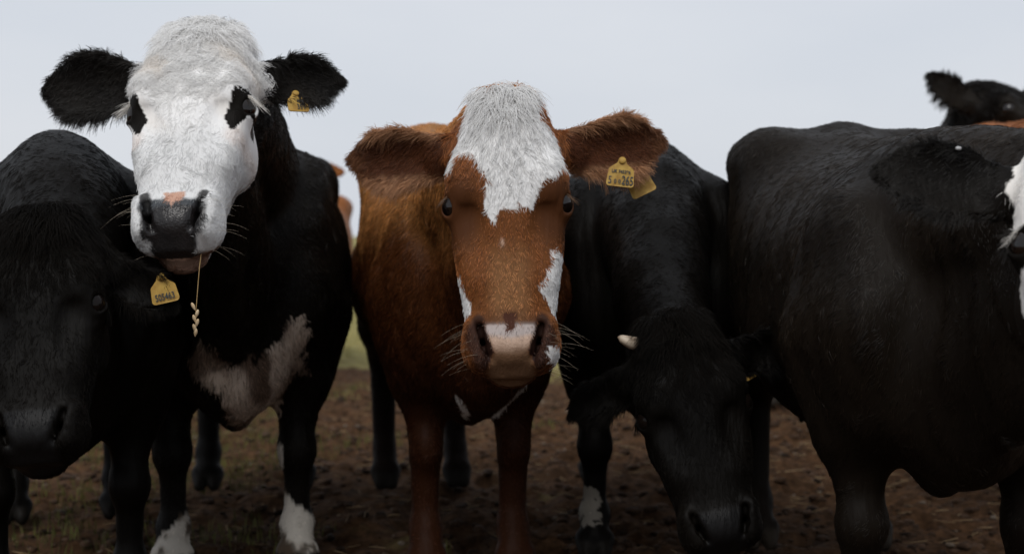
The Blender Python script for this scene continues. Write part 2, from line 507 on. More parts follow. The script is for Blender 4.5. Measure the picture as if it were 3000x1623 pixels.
    # neck: crest and throat
    b0 = S(0, 0.08, 1.02 - low(0.08)); e0 = h(0, 0.075, -0.085)
    axis = -A[1] * 0.35 - A[2] * 0.9
    mid1 = b0 + S(0, -0.28, 0.03 + neck_up); mid2 = e0 + axis * 0.16
    q = np.linspace(0, 1, 9)[:, None]
    cur = (1-q)**3 * b0 + 3*(1-q)**2*q * mid1 + 3*(1-q)*q**2 * mid2 + q**3 * e0
    rad = np.interp(q[:, 0], [0, 0.3, 0.7, 1.0], [0.20, 0.175, 0.135, 0.098]) * (0.5 * bs + 0.5 * hs)
    for i in range(8): fd.cone(cur[i], cur[i + 1], rad[i], rad[i + 1], 0.04, sx=0.80)
    cow.neck = cur
    b1 = S(0, -0.10, 0.70); e1 = h(0, 0.20, -0.13)
    cur2 = (1-q)**2 * b1 + 2*(1-q)*q * (0.5 * (b1 + e1) + np.array([0, 0.06, -0.02])) + q**2 * e1
    rad2 = np.interp(q[:, 0], [0, 0.5, 1.0], [0.15, 0.105, 0.07])
    for i in range(8): fd.cone(cur2[i], cur2[i + 1], rad2[i], rad2[i + 1], 0.07, sx=0.68)
    cur3 = cur2 + np.array([0, -0.07, -0.06]) * np.sin(np.pi * np.clip(q, 0, 1)) + np.array([0, -0.05, -0.06]) * (1 - q)
    for i in range(6): fd.cone(cur3[i], cur3[i + 1], 0.05, 0.045, 0.06, sx=0.5)        # dewlap
    # head
    hprof = np.array(HEAD_PROF)
    hprof[:, 1] *= wx * (pw + (1 - pw) * smoothstep(0.0, 0.15, hprof[:, 0])) * (1 - (1 - mz) * smoothstep(0.30, 0.45, hprof[:, 0]))
    fd.loft(H0, A, hprof, k=0.05, p=2.5, sc=hs, narrow=0.38)
    for s in (-1, 1):
        fd.ell(h(s * 0.088, 0.185, 0.045), np.array([0.036, 0.055, 0.040]) * hs, 0.03, axes=A)     # brow
        fd.ell(h(s * 0.075, 0.27, -0.07), np.array([0.045, 0.075, 0.07]) * hs, 0.03, axes=A)       # cheek
        fd.cone(h(s * 0.085, 0.245, 0.02), h(s * 0.060, 0.37, 0.03), 0.030 * hs, 0.024 * hs, 0.03)  # cheekbone
        fd.ell(h(s * 0.108, 0.222, 0.022), np.array([0.030, 0.036, 0.034]) * hs, 0.016, axes=A)    # lids
        fd.ell(h(s * 0.080, 0.285, 0.074), np.array([0.022, 0.045, 0.012]) * hs, 0.03, axes=A, cut=True)  # hollow before the eye
        # muzzle lobes and nostrils
        fd.ell(h(s * mz * 0.064, 0.495, 0.008), np.array([0.038 * mz, 0.048, 0.046]) * hs, 0.025, axes=A)
        fd.cone(h(s * mz * 0.080, 0.462, 0.046), h(s * mz * 0.066, 0.520, 0.038), 0.017 * hs, 0.019 * hs, 0.018)
        fd.cone(h(s * mz * 0.069, 0.454, 0.066), h(s * mz * 0.042, 0.528, 0.052), 0.0085 * hs, 0.0110 * hs, 0.006, cut=True)
        fd.cone(h(s * mz * 0.066, 0.466, 0.050), h(s * mz * 0.050, 0.515, 0.038), 0.008 * hs, 0.010 * hs, 0.006, cut=True)
        fd.cone(h(s * mz * 0.053, 0.500, 0.056), h(s * mz * 0.060, 0.485, 0.010), 0.011 * hs, 0.009 * hs, 0.008, cut=True)
    fd.ell(h(0, 0.490, 0.040), np.array([0.048 * mz, 0.044, 0.026]) * hs, 0.02, axes=A)                 # nose pad
    fd.ell(h(0, 0.530, -0.040), np.array([0.056 * mz, 0.042, 0.034]) * hs, 0.012, axes=A)               # chin
    fd.cone(h(0, 0.50, -0.055), h(0, 0.36, -0.10), 0.045 * hs, 0.06 * hs, 0.03)
    for s in (-1, 1):   # eyelid opening, tilted
        ea = np.array([unit([s * 0.80, 0.05, 0.60]), unit([s * -0.45, 0.75, 0.45]), [0, 0, 0]])
        ea[1] = unit(ea[1] - ea[0] * np.dot(ea[0], ea[1])); ea[2] = np.cross(ea[0], ea[1])
        fd.ell(h(s * 0.124, 0.223, 0.036), np.array([0.032, 0.027, 0.021]) * hs, 0.005, axes=ea @ A, cut=True)
        upv = ea[2] if ea[2][1] < 0 else -ea[2]
        ec = np.array([s * 0.1095, 0.223, 0.0285])
        arc = np.linspace(-1, 1, 7)
        for sg, rr in ((1, 0.0055), (-1, 0.0042)):
            P3 = [ec + 0.0285 * unit(ea[0] * 0.66 + ea[1] * t * 0.86 + upv * sg * 0.74 * math.sqrt(1 - t * t * 0.96)) for t in arc]
            for i in range(6): fd.cone(h(*P3[i]), h(*P3[i + 1]), rr * hs, rr * hs, 0.006)
    # ears
    for (O, Eax, e) in cow.ears:
        cup, fold, bn = e.get('cup', 8.5), e.get('fold', 0.0), e.get('bendn', 0.0)
        es = hs * e.get('size', 1.2)
        fd.loft(O, Eax, EAR_PROF, k=0.018, p=2.0, sc=es, bend=lambda w, u, cup=cup, bn=bn: cup * w * w + bn * u * u, pad=0.09)
        fd.cone(O - Eax[1] * 0.04 * hs, O + Eax[1] * 0.035 * hs, 0.040 * hs, 0.030 * hs, 0.03)
    V, Qd = fd.surface()
    V = relax(V, Qd, 2, 0.4)
    N = normals_of(V, Qd)
    # muscle, ribs and skin folds on trunk and neck
    hcd = ((V - H0) / hs) @ A.T
    offhead = 1 - smoothstep(-0.10, 0.02, hcd[:, 1]) * (hcd[:, 2] > -0.22)
    leg = smoothstep(0.35, 0.55, V[:, 2] / bs)
    amp = offhead * leg
    dv = 0.0055 * SineNoise(0.24, 40 + seed)(V) + 0.0022 * (1 - N[:, 2] ** 2) * SineNoise(0.10, 50 + seed)(V * np.array([1, 1.2, 0.5]))
    frontal = smoothstep(0.25, -0.15, V[:, 1])
    dv = dv + frontal * (1 - N[:, 2] ** 2) ** 2 * 0.0022 * SineNoise(0.05, 60 + seed)(V * np.array([1.0, 1.0, 0.16]))
    V = V + N * (dv * amp)[:, None]
    N = normals_of(V, Qd)
    cow.V, cow.Q, cow.N = V, Qd, N
    rel = (V - H0) / hs
    cow.hc = (rel @ A.T) / np.array([wx, 1, 1])                                                    # head coordinates of every vertex
    cow.head = smoothstep(0.0, 1.0, (0.0 + cow.hc[:, 1] + 0.05) / 0.06) * (cow.hc[:, 1] < 0.62) * (np.abs(cow.hc[:, 0]) < 0.16) * (cow.hc[:, 2] > -0.21) * (cow.hc[:, 2] < 0.13)
    em = np.zeros(len(V)); ew = np.zeros((len(V), 3)); side = np.zeros(len(V))
    for i, (O, Eax, e) in enumerate(cow.ears):
        r = ((V - O) @ Eax.T) / (hs * e.get('size', 1.2))
        ins = (r[:, 1] > 0.02) & (r[:, 1] < 0.24) & (np.abs(r[:, 0]) < 0.085) & (np.abs(r[:, 2] - e.get('cup', 8.5) * r[:, 0] ** 2 - e.get('bendn', 0) * r[:, 1] ** 2) < 0.03)
        ins &= (np.abs(cow.hc[:, 0]) > 0.118) | (r[:, 1] > 0.06)
        em[ins] = 1; ew[ins] = r[ins]; side[ins] = (-1, 1)[i]
    cow.em, cow.ew, cow.es = em, ew, side
    cow.P = V / bs
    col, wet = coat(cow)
    cow.col, cow.wet = col, wet
    body = mesh_obj("body", V, Qd, M_HIDE, root)
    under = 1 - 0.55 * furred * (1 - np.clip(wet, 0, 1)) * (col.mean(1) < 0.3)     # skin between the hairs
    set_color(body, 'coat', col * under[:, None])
    wa = body.data.attributes.new('wet', 'FLOAT', 'POINT'); wa.data.foreach_set('value', wet.astype(np.float32))
    cow.body = body
    # eyes
    for s in (-1, 1):
        eye_v, eye_f = ball(0.0285 * hs, 24, 14)
        ey = mesh_obj("eye", eye_v + h(s * 0.1095, 0.223, 0.0285), eye_f, M_EYE if fur is M_FUR_MATT else M_EYE_WET, root)
    return cow

def ball(r, nu, nv):
    v, f = [], []
    for j in range(nv + 1):
        th = math.pi * j / nv
        for i in range(nu):
            a = 2 * math.pi * i / nu
            v.append((r * math.sin(th) * math.cos(a), r * math.sin(th) * math.sin(a), r * math.cos(th)))
    for j in range(nv):
        for i in range(nu):
            f.append((j * nu + i, (j + 1) * nu + i, (j + 1) * nu + (i + 1) % nu, j * nu + (i + 1) % nu))
    return np.array(v), np.array(f)

# ------------------------------------------------------------------ coat colours
BLACK = np.array([0.0090, 0.0066, 0.0044]); WHITE = np.array([0.79, 0.785, 0.775]); BROWN = np.array([0.235, 0.084, 0.025])
DBROWN = np.array([0.10, 0.035, 0.012]); PINK = np.array([0.52, 0.30, 0.22])

def in_poly(poly, x, y):
    poly = np.asarray(poly, float)
    c = np.zeros(len(x), bool)
    j = len(poly) - 1
    for i in range(len(poly)):
        xi, yi = poly[i]; xj, yj = poly[j]
        hit = ((yi > y) != (yj > y)) & (x < (xj - xi) * (y - yi) / (yj - yi + 1e-12) + xi)
        c ^= hit
        j = i
    return c

def lerp(a, b, t):
    return a + (b - a) * np.asarray(t)[:, None]

def nose_pad(cow, pad_col, edge=0.012):
    w, u, n = cow.hc.T
    w = w / cow.mz
    half = np.interp(u, [0.455, 0.47, 0.50, 0.515, 0.53, 0.548], [0.055, 0.054, 0.041, 0.036, 0.046, 0.05])
    m = smoothstep(half + 0.008, half - 0.006, np.abs(w)) * smoothstep(0.454, 0.466, u) * (n > -0.03) * (cow.head > 0.5)
    tt = np.clip((u - 0.454) / 0.074, 0, 1)
    nos = np.hypot(np.abs(w) - (0.069 - 0.027 * tt), u - (0.454 + 0.074 * tt))
    return m, smoothstep(0.018, 0.009, nos) * (cow.head > 0.5) * (n > -0.02)

def eye_skin(cow, r0=0.030):
    w, u, n = cow.hc.T
    d = np.sqrt((np.abs(w) - 0.118) ** 2 + (u - 0.224) ** 2 + (n - 0.030) ** 2)
    return smoothstep(r0, r0 * 0.75, d) * (cow.head > 0.5)

def hoofs(cow, col):
    m = smoothstep(0.062, 0.055, cow.P[:, 2])
    return lerp(col, np.array([0.03, 0.025, 0.02]), m)

def coat_black(cow):
    nz = SineNoise(0.25, 5)(cow.V)
    col = BLACK * (1 + 0.25 * nz)[:, None]
    pad, nos = nose_pad(cow, None)
    col = lerp(col, np.array([0.012, 0.011, 0.011]), pad)
    return hoofs(cow, col), pad * 0.25

def coat_jet(cow):
    col, wet = coat_black(cow)
    return col * 0.55, wet

def coat_grazer(cow):
    col, wet = coat_jet(cow)
    x, y, z = cow.P.T
    j = SineNoise(0.03, 31)(cow.V) * 0.012
    sp = in_poly([(-0.21, 0.10), (-0.15, 0.10), (-0.15, 0.18), (-0.17, 0.22), (-0.21, 0.20)], x + j, z + j) & (y < 0.05)
    col = np.where(sp[:, None], np.array([0.30, 0.27, 0.23]), col)
    return col, wet

def coat_brown(cow):
    nz = SineNoise(0.3, 8)(cow.V)
    col = lerp(np.tile(BROWN * 1.0, (len(nz), 1)), DBROWN, smoothstep(0.3, 1.2, nz) * 0.3)
    pad, nos = nose_pad(cow, None)
    return hoofs(cow, lerp(col, PINK * 0.6, pad)), pad

B_FOREHEAD = [(-0.080, -0.08), (-0.082, 0.005), (-0.080, 0.025), (-0.078, 0.047), (-0.098, 0.074), (-0.115, 0.114), (-0.126, 0.138), (-0.124, 0.156), (-0.113, 0.146), (-0.103, 0.121),
              (-0.083, 0.116), (-0.066, 0.124), (-0.054, 0.143), (-0.044, 0.168), (-0.042, 0.185), (-0.049, 0.198), (-0.047, 0.227), (-0.038, 0.247), (-0.028, 0.244), (-0.018, 0.222),
              (-0.011, 0.217), (0.013, 0.22), (0.021, 0.207), (0.028, 0.217), (0.052, 0.227), (0.062, 0.212), (0.067, 0.193), (0.077, 0.183), (0.107, 0.173), (0.12, 0.156), (0.125, 0.133),
              (0.116, 0.104), (0.105, 0.079), (0.083, 0.059), (0.066, 0.047), (0.068, 0.025), (0.067, 0.005), (0.065, -0.08)]
B_CHEEK_R = [(0.089, 0.316), (0.15, 0.323), (0.15, 0.35), (0.15, 0.395), (0.14, 0.429), (0.092, 0.444), (0.083, 0.424), (0.063, 0.397), (0.075, 0.375), (0.085, 0.345)]
B_CHEEK_L = [(-0.14, 0.34), (-0.103, 0.36), (-0.100, 0.375), (-0.094, 0.40), (-0.078, 0.419), (-0.084, 0.439), (-0.15, 0.435), (-0.15, 0.38)]
B_LIP = [(0.074, 0.52), (0.082, 0.506), (0.12, 0.508), (0.12, 0.533), (0.079, 0.537)]
B_BIB1 = [(-0.068, 0.485), (-0.041, 0.463), (-0.028, 0.438), (-0.008, 0.393), (-0.031, 0.413), (-0.051, 0.453)]
B_BIB2 = [(0.134, 0.508), (0.096, 0.478), (0.089, 0.443), (0.049, 0.391), (0.074, 0.408), (0.099, 0.453)]

def coat_b(cow):
    w, u, n = cow.hc.T
    x, y, z = cow.P.T
    k = len(w)
    nz = SineNoise(0.3, 8)(cow.V); nf = SineNoise(0.035, 9)(cow.V)
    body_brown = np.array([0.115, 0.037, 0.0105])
    col = lerp(np.tile(body_brown, (k, 1)), np.array([0.55, 0.25, 0.078]), smoothstep(0.80, 1.00, z * 1.03 + nz * 0.05))       # paler upper flank and back: skylight from above painted into the coat
    col = lerp(col, DBROWN * 0.7, smoothstep(0.2, 1.4, nz) * 0.35)
    col = lerp(col, BROWN * 1.25, smoothstep(0.2, 0.8, cow.head))
    # darker, redder legs and belly: low shade painted in; hind legs nearly black
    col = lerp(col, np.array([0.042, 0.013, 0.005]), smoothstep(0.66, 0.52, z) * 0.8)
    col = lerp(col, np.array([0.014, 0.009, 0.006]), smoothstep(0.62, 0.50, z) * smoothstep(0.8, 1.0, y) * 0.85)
    hd = cow.head > 0.5
    # darker face sides and eye surroundings
    ed = np.sqrt((np.abs(w) - 0.105) ** 2 + ((u - 0.245) * 0.75) ** 2)
    col = lerp(col, np.array([0.105, 0.038, 0.016]), smoothstep(0.075, 0.025, ed) * hd * 0.75)
    col = lerp(col, np.array([0.50, 0.25, 0.105]), smoothstep(0.06, 0.02, np.abs(w)) * smoothstep(0.28, 0.36, u) * (u < 0.47) * hd * 0.7)
    j = nf * 0.004
    fur_side = (n > np.where(u < 0.04, -0.11, -0.06)) & hd
    wm = in_poly(B_FOREHEAD, w + j, u + nf * 0.003 - 0.020 * np.clip(1 - (w / 0.12) ** 2, 0, 1) * smoothstep(0.05, 0.15, u)) & fur_side
    for p in (B_CHEEK_R, B_CHEEK_L, B_LIP): wm |= in_poly(p, w + j, u + j) & hd & (n > -0.08)
    wm |= (in_poly(B_BIB1, x, z) | in_poly(B_BIB2, x, z)) & (y < 0.1)
    fleck = smoothstep(0.014, 0.004, np.hypot((w + 0.012) / 0.5, u - 0.305)) * hd
    col = lerp(col, np.array([0.60, 0.50, 0.42]), fleck * 0.45)
    # ears: dark inside, tan rims
    e = cow.em > 0.5
    col = np.where(e[:, None], lerp(np.tile(np.array([0.125, 0.042, 0.016]), (k, 1)), np.array([0.50, 0.27, 0.14]), smoothstep(0.026, 0.042, np.abs(cow.ew[:, 0])) * 0.8 + smoothstep(0.16, 0.20, cow.ew[:, 1]) * 0.2), col)
    col = np.where((wm & ~e)[:, None], WHITE * 0.90, col)
    # muzzle
    muz = smoothstep(0.09, 0.06, np.hypot(w * 0.8, (u - 0.50) * 1.1)) * hd
    col = np.where(wm[:, None], col, lerp(col, np.array([0.12, 0.042, 0.02]), muz * 0.5))
    pad, nos = nose_pad(cow, None)
    top = smoothstep(0.500, 0.485, u + 0.25 * np.abs(w)) 
    padc = lerp(lerp(np.tile(np.array([0.15, 0.082, 0.045]), (k, 1)), np.array([0.50, 0.35, 0.26]), smoothstep(0.522, 0.494, u + nf * 0.004)), np.array([0.40, 0.345, 0.325]), smoothstep(0.487, 0.476, u - 0.15 * (0.05 - np.abs(w))))  # pink pad middle brightened, its wet shine painted into the colour
    col = lerp(col, padc, pad)
    notch = (np.abs(w) < 0.008 + 0.3 * np.maximum(0.47 - u, 0)) & (u < 0.475) & (u > 0.44) & hd
    col = np.where(notch[:, None], np.array([0.12, 0.04, 0.02]), col)
    alar = smoothstep(0.030, 0.018, np.minimum(np.hypot(np.abs(w) / cow.mz - 0.074, (u - 0.485) * 0.8), np.hypot(np.abs(w) / cow.mz - 0.060, (u - 0.515) * 0.8))) * hd * (n > -0.02) * (pad < 0.5)
    col = np.where(wm[:, None], col, lerp(col, np.array([0.085, 0.040, 0.028]), alar * 0.9))
    col = lerp(col, np.array([0.03, 0.013, 0.010]), nos * 0.8 * (pad < 0.5))
    es = eye_skin(cow, 0.026)
    col = lerp(col, np.array([0.16, 0.075, 0.05]), es * 0.7)
    return hoofs(cow, col), np.maximum(pad * smoothstep(0.482, 0.492, u), es * 0.6)

A_EYE = [(0.135, 0.194), (0.108, 0.197), (0.101, 0.214), (0.095, 0.232), (0.080, 0.264), (0.087, 0.270), (0.095, 0.290), (0.104, 0.290), (0.118, 0.262), (0.128, 0.250), (0.14, 0.248)]
A_CHEST = [(0.137, 0.687), (0.182, 0.695), (0.202, 0.659), (0.176, 0.603), (0.204, 0.536), (0.165, 0.553), (0.143, 0.513), (0.125, 0.46), (0.10, 0.36), (0.01, 0.36), (-0.01, 0.44),
           (-0.02, 0.513), (-0.07, 0.536), (-0.103, 0.597), (-0.075, 0.642), (-0.036, 0.631), (0.008, 0.575), (0.045, 0.609), (0.064, 0.569), (0.092, 0.62), (0.137, 0.648)]

def coat_a(cow):
    w, u, n = cow.hc.T
    x, y, z = cow.P.T
    k = len(w)
    nf = SineNoise(0.035, 9)(cow.V); nm = SineNoise(0.12, 10)(cow.V)
    col = BLACK * (1 + 0.25 * nm)[:, None]
    e = cow.em > 0.5
    # white face; the black coat starts behind the jaw and the ears
    back = np.interp(u, [-0.03, 0.05, 0.12, 0.22, 0.30, 0.40, 0.56], [-0.075, -0.06, -0.05, -0.07, -0.12, -0.20, -0.30])
    hd = (cow.head > 0.5) & (n + nf * 0.008 > back) & ~e
    white = lerp(np.tile(WHITE, (k, 1)), np.array([0.72, 0.66, 0.59]), smoothstep(0.2, 1.3, nm) * 0.45)
    white = lerp(white, np.array([0.66, 0.66, 0.655]), smoothstep(0.26, 0.34, u))          # nose white darkened to offset stronger light on its short hair
    col = np.where(hd[:, None], white, col)
    ep = in_poly(A_EYE, np.abs(w) + nf * 0.002, u + nf * 0.002) & (n > -0.04) & hd
    col = np.where(ep[:, None], BLACK * 1.1, col)
    col = lerp(col, np.array([0.62, 0.45, 0.36]), smoothstep(0.03, 0.01, np.hypot(np.abs(w) - 0.105, u - 0.30)) * hd * ~ep * 0.25)
    pad, nos = nose_pad(cow, None)
    half = np.interp(u, [0.45, 0.465, 0.485, 0.515, 0.535, 0.56], [0.066, 0.074, 0.080, 0.076, 0.060, 0.05])
    m = smoothstep(half + 0.006, half - 0.004, np.abs(w) / cow.mz + nf * 0.006) * smoothstep(0.458, 0.470, u + nf * 0.002) * (n > -0.015) * (cow.head > 0.5)
    col = lerp(col, lerp(np.tile(np.array([0.018, 0.016, 0.016]), (k, 1)), np.array([0.10, 0.11, 0.12]), smoothstep(0.488, 0.474, u)), m)
    pk = in_poly([(-0.020, 0.450), (0.024, 0.450), (0.020, 0.472), (0.008, 0.472), (0.0, 0.484), (-0.006, 0.474), (-0.014, 0.472)], w, u) & (n > 0)
    col = np.where(pk[:, None], np.array([0.50, 0.30, 0.22]), col)
    col = lerp(col, np.array([0.01, 0.008, 0.008]), nos * 0.8)
    # chin: pinkish lip below the pad
    lip = (u > 0.525) & (n < -0.012) & (cow.head > 0.5)
    col = np.where(lip[:, None], np.array([0.34, 0.21, 0.15]), col)
    # chest patch, knee and socks
    nh = SineNoise(0.014, 12)(cow.V)
    ch = in_poly(A_CHEST, x + nf * 0.008 + nh * 0.005, z + nf * 0.010 + nh * 0.006) & (y < 0.08) & (cow.head < 0.5)
    col = np.where(ch[:, None], lerp(np.tile(np.array([0.48, 0.40, 0.33]), (k, 1)), np.array([0.22, 0.15, 0.11]), smoothstep(-0.4, 1.0, nm)), col)
    sock = (y < 0.3) & (((x > 0.02) & (z < 0.20 - 0.9 * (x - 0.15) + nf * 0.006)) | ((x < 0) & (z < 0.13 + 0.9 * (x + 0.17) + nf * 0.006)))
    sock |= (y < 0.3) & in_poly([(0.10, 0.25), (0.122, 0.255), (0.13, 0.30), (0.128, 0.345), (0.10, 0.35)], x, z)
    col = np.where(sock[:, None], lerp(np.tile(np.array([0.50, 0.46, 0.40]), (k, 1)), np.array([0.15, 0.105, 0.07]), smoothstep(-0.3, 1.1, nm * 0.6 + nf * 0.6 + (0.12 - z) * 6)), col)
    return hoofs(cow, col), np.maximum(m * smoothstep(0.47, 0.49, u), eye_skin(cow, 0.024) * 0.6)

def coat_f(cow):
    w, u, n = cow.hc.T
    nf = SineNoise(0.03, 19)(cow.V)
    col, wet = coat_black(cow)
    col = np.where((cow.em > 0.5)[:, None], col, col * np.array([1.9, 1.75, 1.6]))  # body coat lighter than the ears: light on the body painted in
    e = cow.em > 0.5
    back = np.interp(u, [-0.03, 0.05, 0.2, 0.26, 0.4, 0.56], [0.0, 0.0, -0.01, -0.03, -0.03, -0.02])
    hd = (cow.head > 0.5) & (n + nf * 0.006 > back) & ~e & (np.abs(w) < 0.15)
    col = np.where(hd[:, None], WHITE * np.array([0.95, 0.92, 0.88]), col)
    ep = in_poly([(0.14, 0.205), (0.10, 0.205), (0.085, 0.24), (0.070, 0.30), (0.072, 0.36), (0.083, 0.36), (0.094, 0.31), (0.112, 0.265), (0.15, 0.255)], np.abs(w) + nf * 0.003, u) & hd
    col = np.where(ep[:, None], BLACK, col)
    return col, wet

# ------------------------------------------------------------------ fur growing on a hide
def grow(cow, name, n, dens, length, flow, lift=0.35, radius=0.0008, jitter=0.25, scatter=0.25, clump=(0.03, 0.35), curl=None,
         droop=0.0, npts=4, seed=0, tint=None, facing=-0.3, lenvar=0.35):
    rng = np.random.default_rng(seed)
    V, Q, N = cow.V, cow.Q, cow.N
    camv = cow.Rz.T @ (np.array([0, 0, CAM_Z]) - cow.loc)
    qc = V[Q].mean(1)
    qn = N[Q].mean(1)
    vd = camv - qc; vd /= np.linalg.norm(vd, axis=1)[:, None]
    area = 0.5 * np.linalg.norm(np.cross(V[Q[:, 2]] - V[Q[:, 0]], V[Q[:, 3]] - V[Q[:, 1]]), axis=1)
    pr = area * dens[Q].mean(1) * ((qn * vd).sum(1) > facing)
    if pr.sum() <= 0: return None
    cdf = np.cumsum(pr / pr.sum())
    f = np.searchsorted(cdf, rng.random(n)); f = np.clip(f, 0, len(Q) - 1)
    a, b = rng.random((n, 1)), rng.random((n, 1))
    q = Q[f]
    P = (V[q[:, 0]] * (1 - a) + V[q[:, 1]] * a) * (1 - b) + (V[q[:, 3]] * (1 - a) + V[q[:, 2]] * a) * b
    near = q[np.arange(n), np.where(b[:, 0] < 0.5, np.where(a[:, 0] < 0.5, 0, 1), np.where(a[:, 0] < 0.5, 3, 2))]
    Nn = N[near]
    fl = flow[near] + 0.0
    lam, amp = clump
    cx = np.stack([SineNoise(lam, 100 + seed * 7 + c)(P) for c in range(3)], 1) * amp
    fl = fl + cx + rng.normal(size=(n, 3)) * scatter
    fl -= Nn * (fl * Nn).sum(1)[:, None]
    fl /= np.linalg.norm(fl, axis=1)[:, None] + 1e-9
    lf = np.clip(lift * (1 + 0.5 * rng.normal(size=(n, 1))), 0.05, 1.2)
    D = fl + Nn * lf
    D /= np.linalg.norm(D, axis=1)[:, None]
    L = (length[near] if hasattr(length, '__len__') else np.full(n, length)) * (1 + lenvar * rng.uniform(-1, 1, n))
    col = cow.col[near].copy()
    if tint is not None: col = tint(cow, near, col, rng)
    col = np.where(col.mean(1)[:, None] > 0.5, col * 1.10, col)
    jit = np.where(col.mean(1)[:, None] > 0.5, 0.45, 1.0) * jitter
    col = col * (1 + jit * rng.normal(size=(n, 1))).clip(0.35, 1.8)
    col = np.clip(col, 0.002, 0.92)
    cl = None
    if curl is not None:
        ca, lamc = curl
        side = np.cross(Nn, fl)
        phs = SineNoise(0.05, 300 + seed)(P) * 6
        cl = (np.full(n, ca) if not hasattr(ca, '__len__') else np.asarray(ca)[near], lamc, phs, side)
    return strands(name, cow.root, P - Nn * 0.0015, D, L, radius, col, nrm=Nn, curl=cl, droop=droop, npts=npts, mat=cow.fur)

def ear_flow(cow):
    """direction of ear hair: along the ear, spilling out over its rims"""
    fl = np.zeros_like(cow.V); 
    for i, (O, Eax, e) in enumerate(cow.ears):
        m = cow.es == (-1, 1)[i]
        r = cow.ew[m]
        fl[m] = Eax[1] * 0.9 + Eax[0] * (np.sign(r[:, 0]) * smoothstep(0.01, 0.055, np.abs(r[:, 0])) * 0.9)[:, None]
    fl[:, 2] -= 0.35 * (cow.em > 0.5)
    return fl

def coat_body(cow, n, length=0.020, radius=0.00065, seed=0, lift=0.24, **kw):
    kw.setdefault('jitter', 0.42)
    """short coat over trunk, neck and legs"""
    k = len(cow.V)
    flow = np.tile(np.array([0, 0.55, -0.85]), (k, 1))
    side = np.sign(cow.V[:, 0]) * smoothstep(0.0, 0.25, np.abs(cow.V[:, 0]))
    flow[:, 0] += side * 0.25
    dens = ((cow.head < 0.5) & (cow.em < 0.5)).astype(float)
    dens *= 0.3 + 0.7 * smoothstep(1.3, 0.2, cow.V[:, 1])
    dens *= np.where(cow.P[:, 2] < 0.1, 0.2, 1)
    ln = length * (1 - 0.45 * smoothstep(0.5, 0.3, cow.P[:, 2]))
    kw.setdefault('clump', (0.045, 0.42))
    return grow(cow, "coat", n, dens, ln, flow, lift=lift, radius=radius, scatter=0.16, seed=seed, npts=3, facing=-0.15, **kw)

def whiskers(cow, n, seed, col=(0.55, 0.47, 0.36), r=0.00013):
    rng = np.random.default_rng(seed)
    w, u, nn = cow.hc.T
    m = np.where((cow.head > 0.5) & (u > 0.44) & (u < 0.55) & (np.abs(w) > 0.066 * cow.mz) & (nn > -0.05))[0]
    if not len(m): return
    s = rng.choice(m, n)
    A = cow.A
    D = A[0] * (np.sign(w[s]) * 1.0)[:, None] + A[1] * rng.uniform(-0.1, 0.55, (n, 1)) + A[2] * rng.uniform(0.1, 0.6, (n, 1)) + rng.normal(size=(n, 3)) * 0.12
    D /= np.linalg.norm(D, axis=1)[:, None]
    strands("whiskers", cow.root, cow.V[s], D, rng.uniform(0.02, 0.07, n), r, np.array(col), droop=0.25, npts=6)

def lashes(cow, n, seed, col, ln=0.03, r=0.00035):
    rng = np.random.default_rng(seed)
    A, h = cow.A, cow.h
    P, D = [], []
    for s in (-1, 1):
        for i in range(n):
            t = rng.random()
            p = h(s * (0.118 + 0.016 * t), 0.202 + 0.008 * t + rng.normal() * 0.002, 0.052 - 0.026 * t)
            P.append(p); D.append(unit(A[0] * s * (0.8 + 0.5 * t) + A[1] * (0.45 + rng.normal() * 0.12) + A[2] * (0.5 - 0.3 * t) + rng.normal(size=3) * 0.1))
    P, D = np.array(P), np.array(D)
    strands("eyelashes", cow.root, P, D, ln * rng.uniform(0.6, 1.1, len(P)), r, np.array(col), droop=0.35, npts=5)

# ------------------------------------------------------------------ ground
_hp = np.random.default_rng(90)
HOOF = np.stack([_hp.uniform(-1.9, 1.9, 170), _hp.uniform(3.7, 7.5, 170), _hp.uniform(0, 6.28, 170), _hp.uniform(0.6, 1.0, 170)], 1)
def hoof_prints(P):
    z = np.zeros(len(P))
    for hx, hy, a, dp in HOOF:
        m = (np.abs(P[:, 0] - hx) < 0.14) & (np.abs(P[:, 1] - hy) < 0.14)
        if not m.any(): continue
        x, y = P[m, 0] - hx, P[m, 1] - hy
        c, s = math.cos(a), math.sin(a)
        r = np.hypot((x * c + y * s) / 0.045, (-x * s + y * c) / 0.062)
        z[m] += dp * (-0.030 * np.exp(-(r ** 4)) + 0.011 * np.exp(-((r - 1.45) / 0.28) ** 2))
    return z

def ground_height(P):
    n1 = SineNoise(1.3, 21, 12)(P) * 0.016
    n2 = SineNoise(0.33, 22, 14)(P) * 0.016
    n3 = SineNoise(0.11, 23, 16)(P) * 0.010
    n4 = SineNoise(0.035, 24, 16)(P) * 0.003
    return n1 + n2 + n3 + n4 - 0.022 + hoof_prints(P)

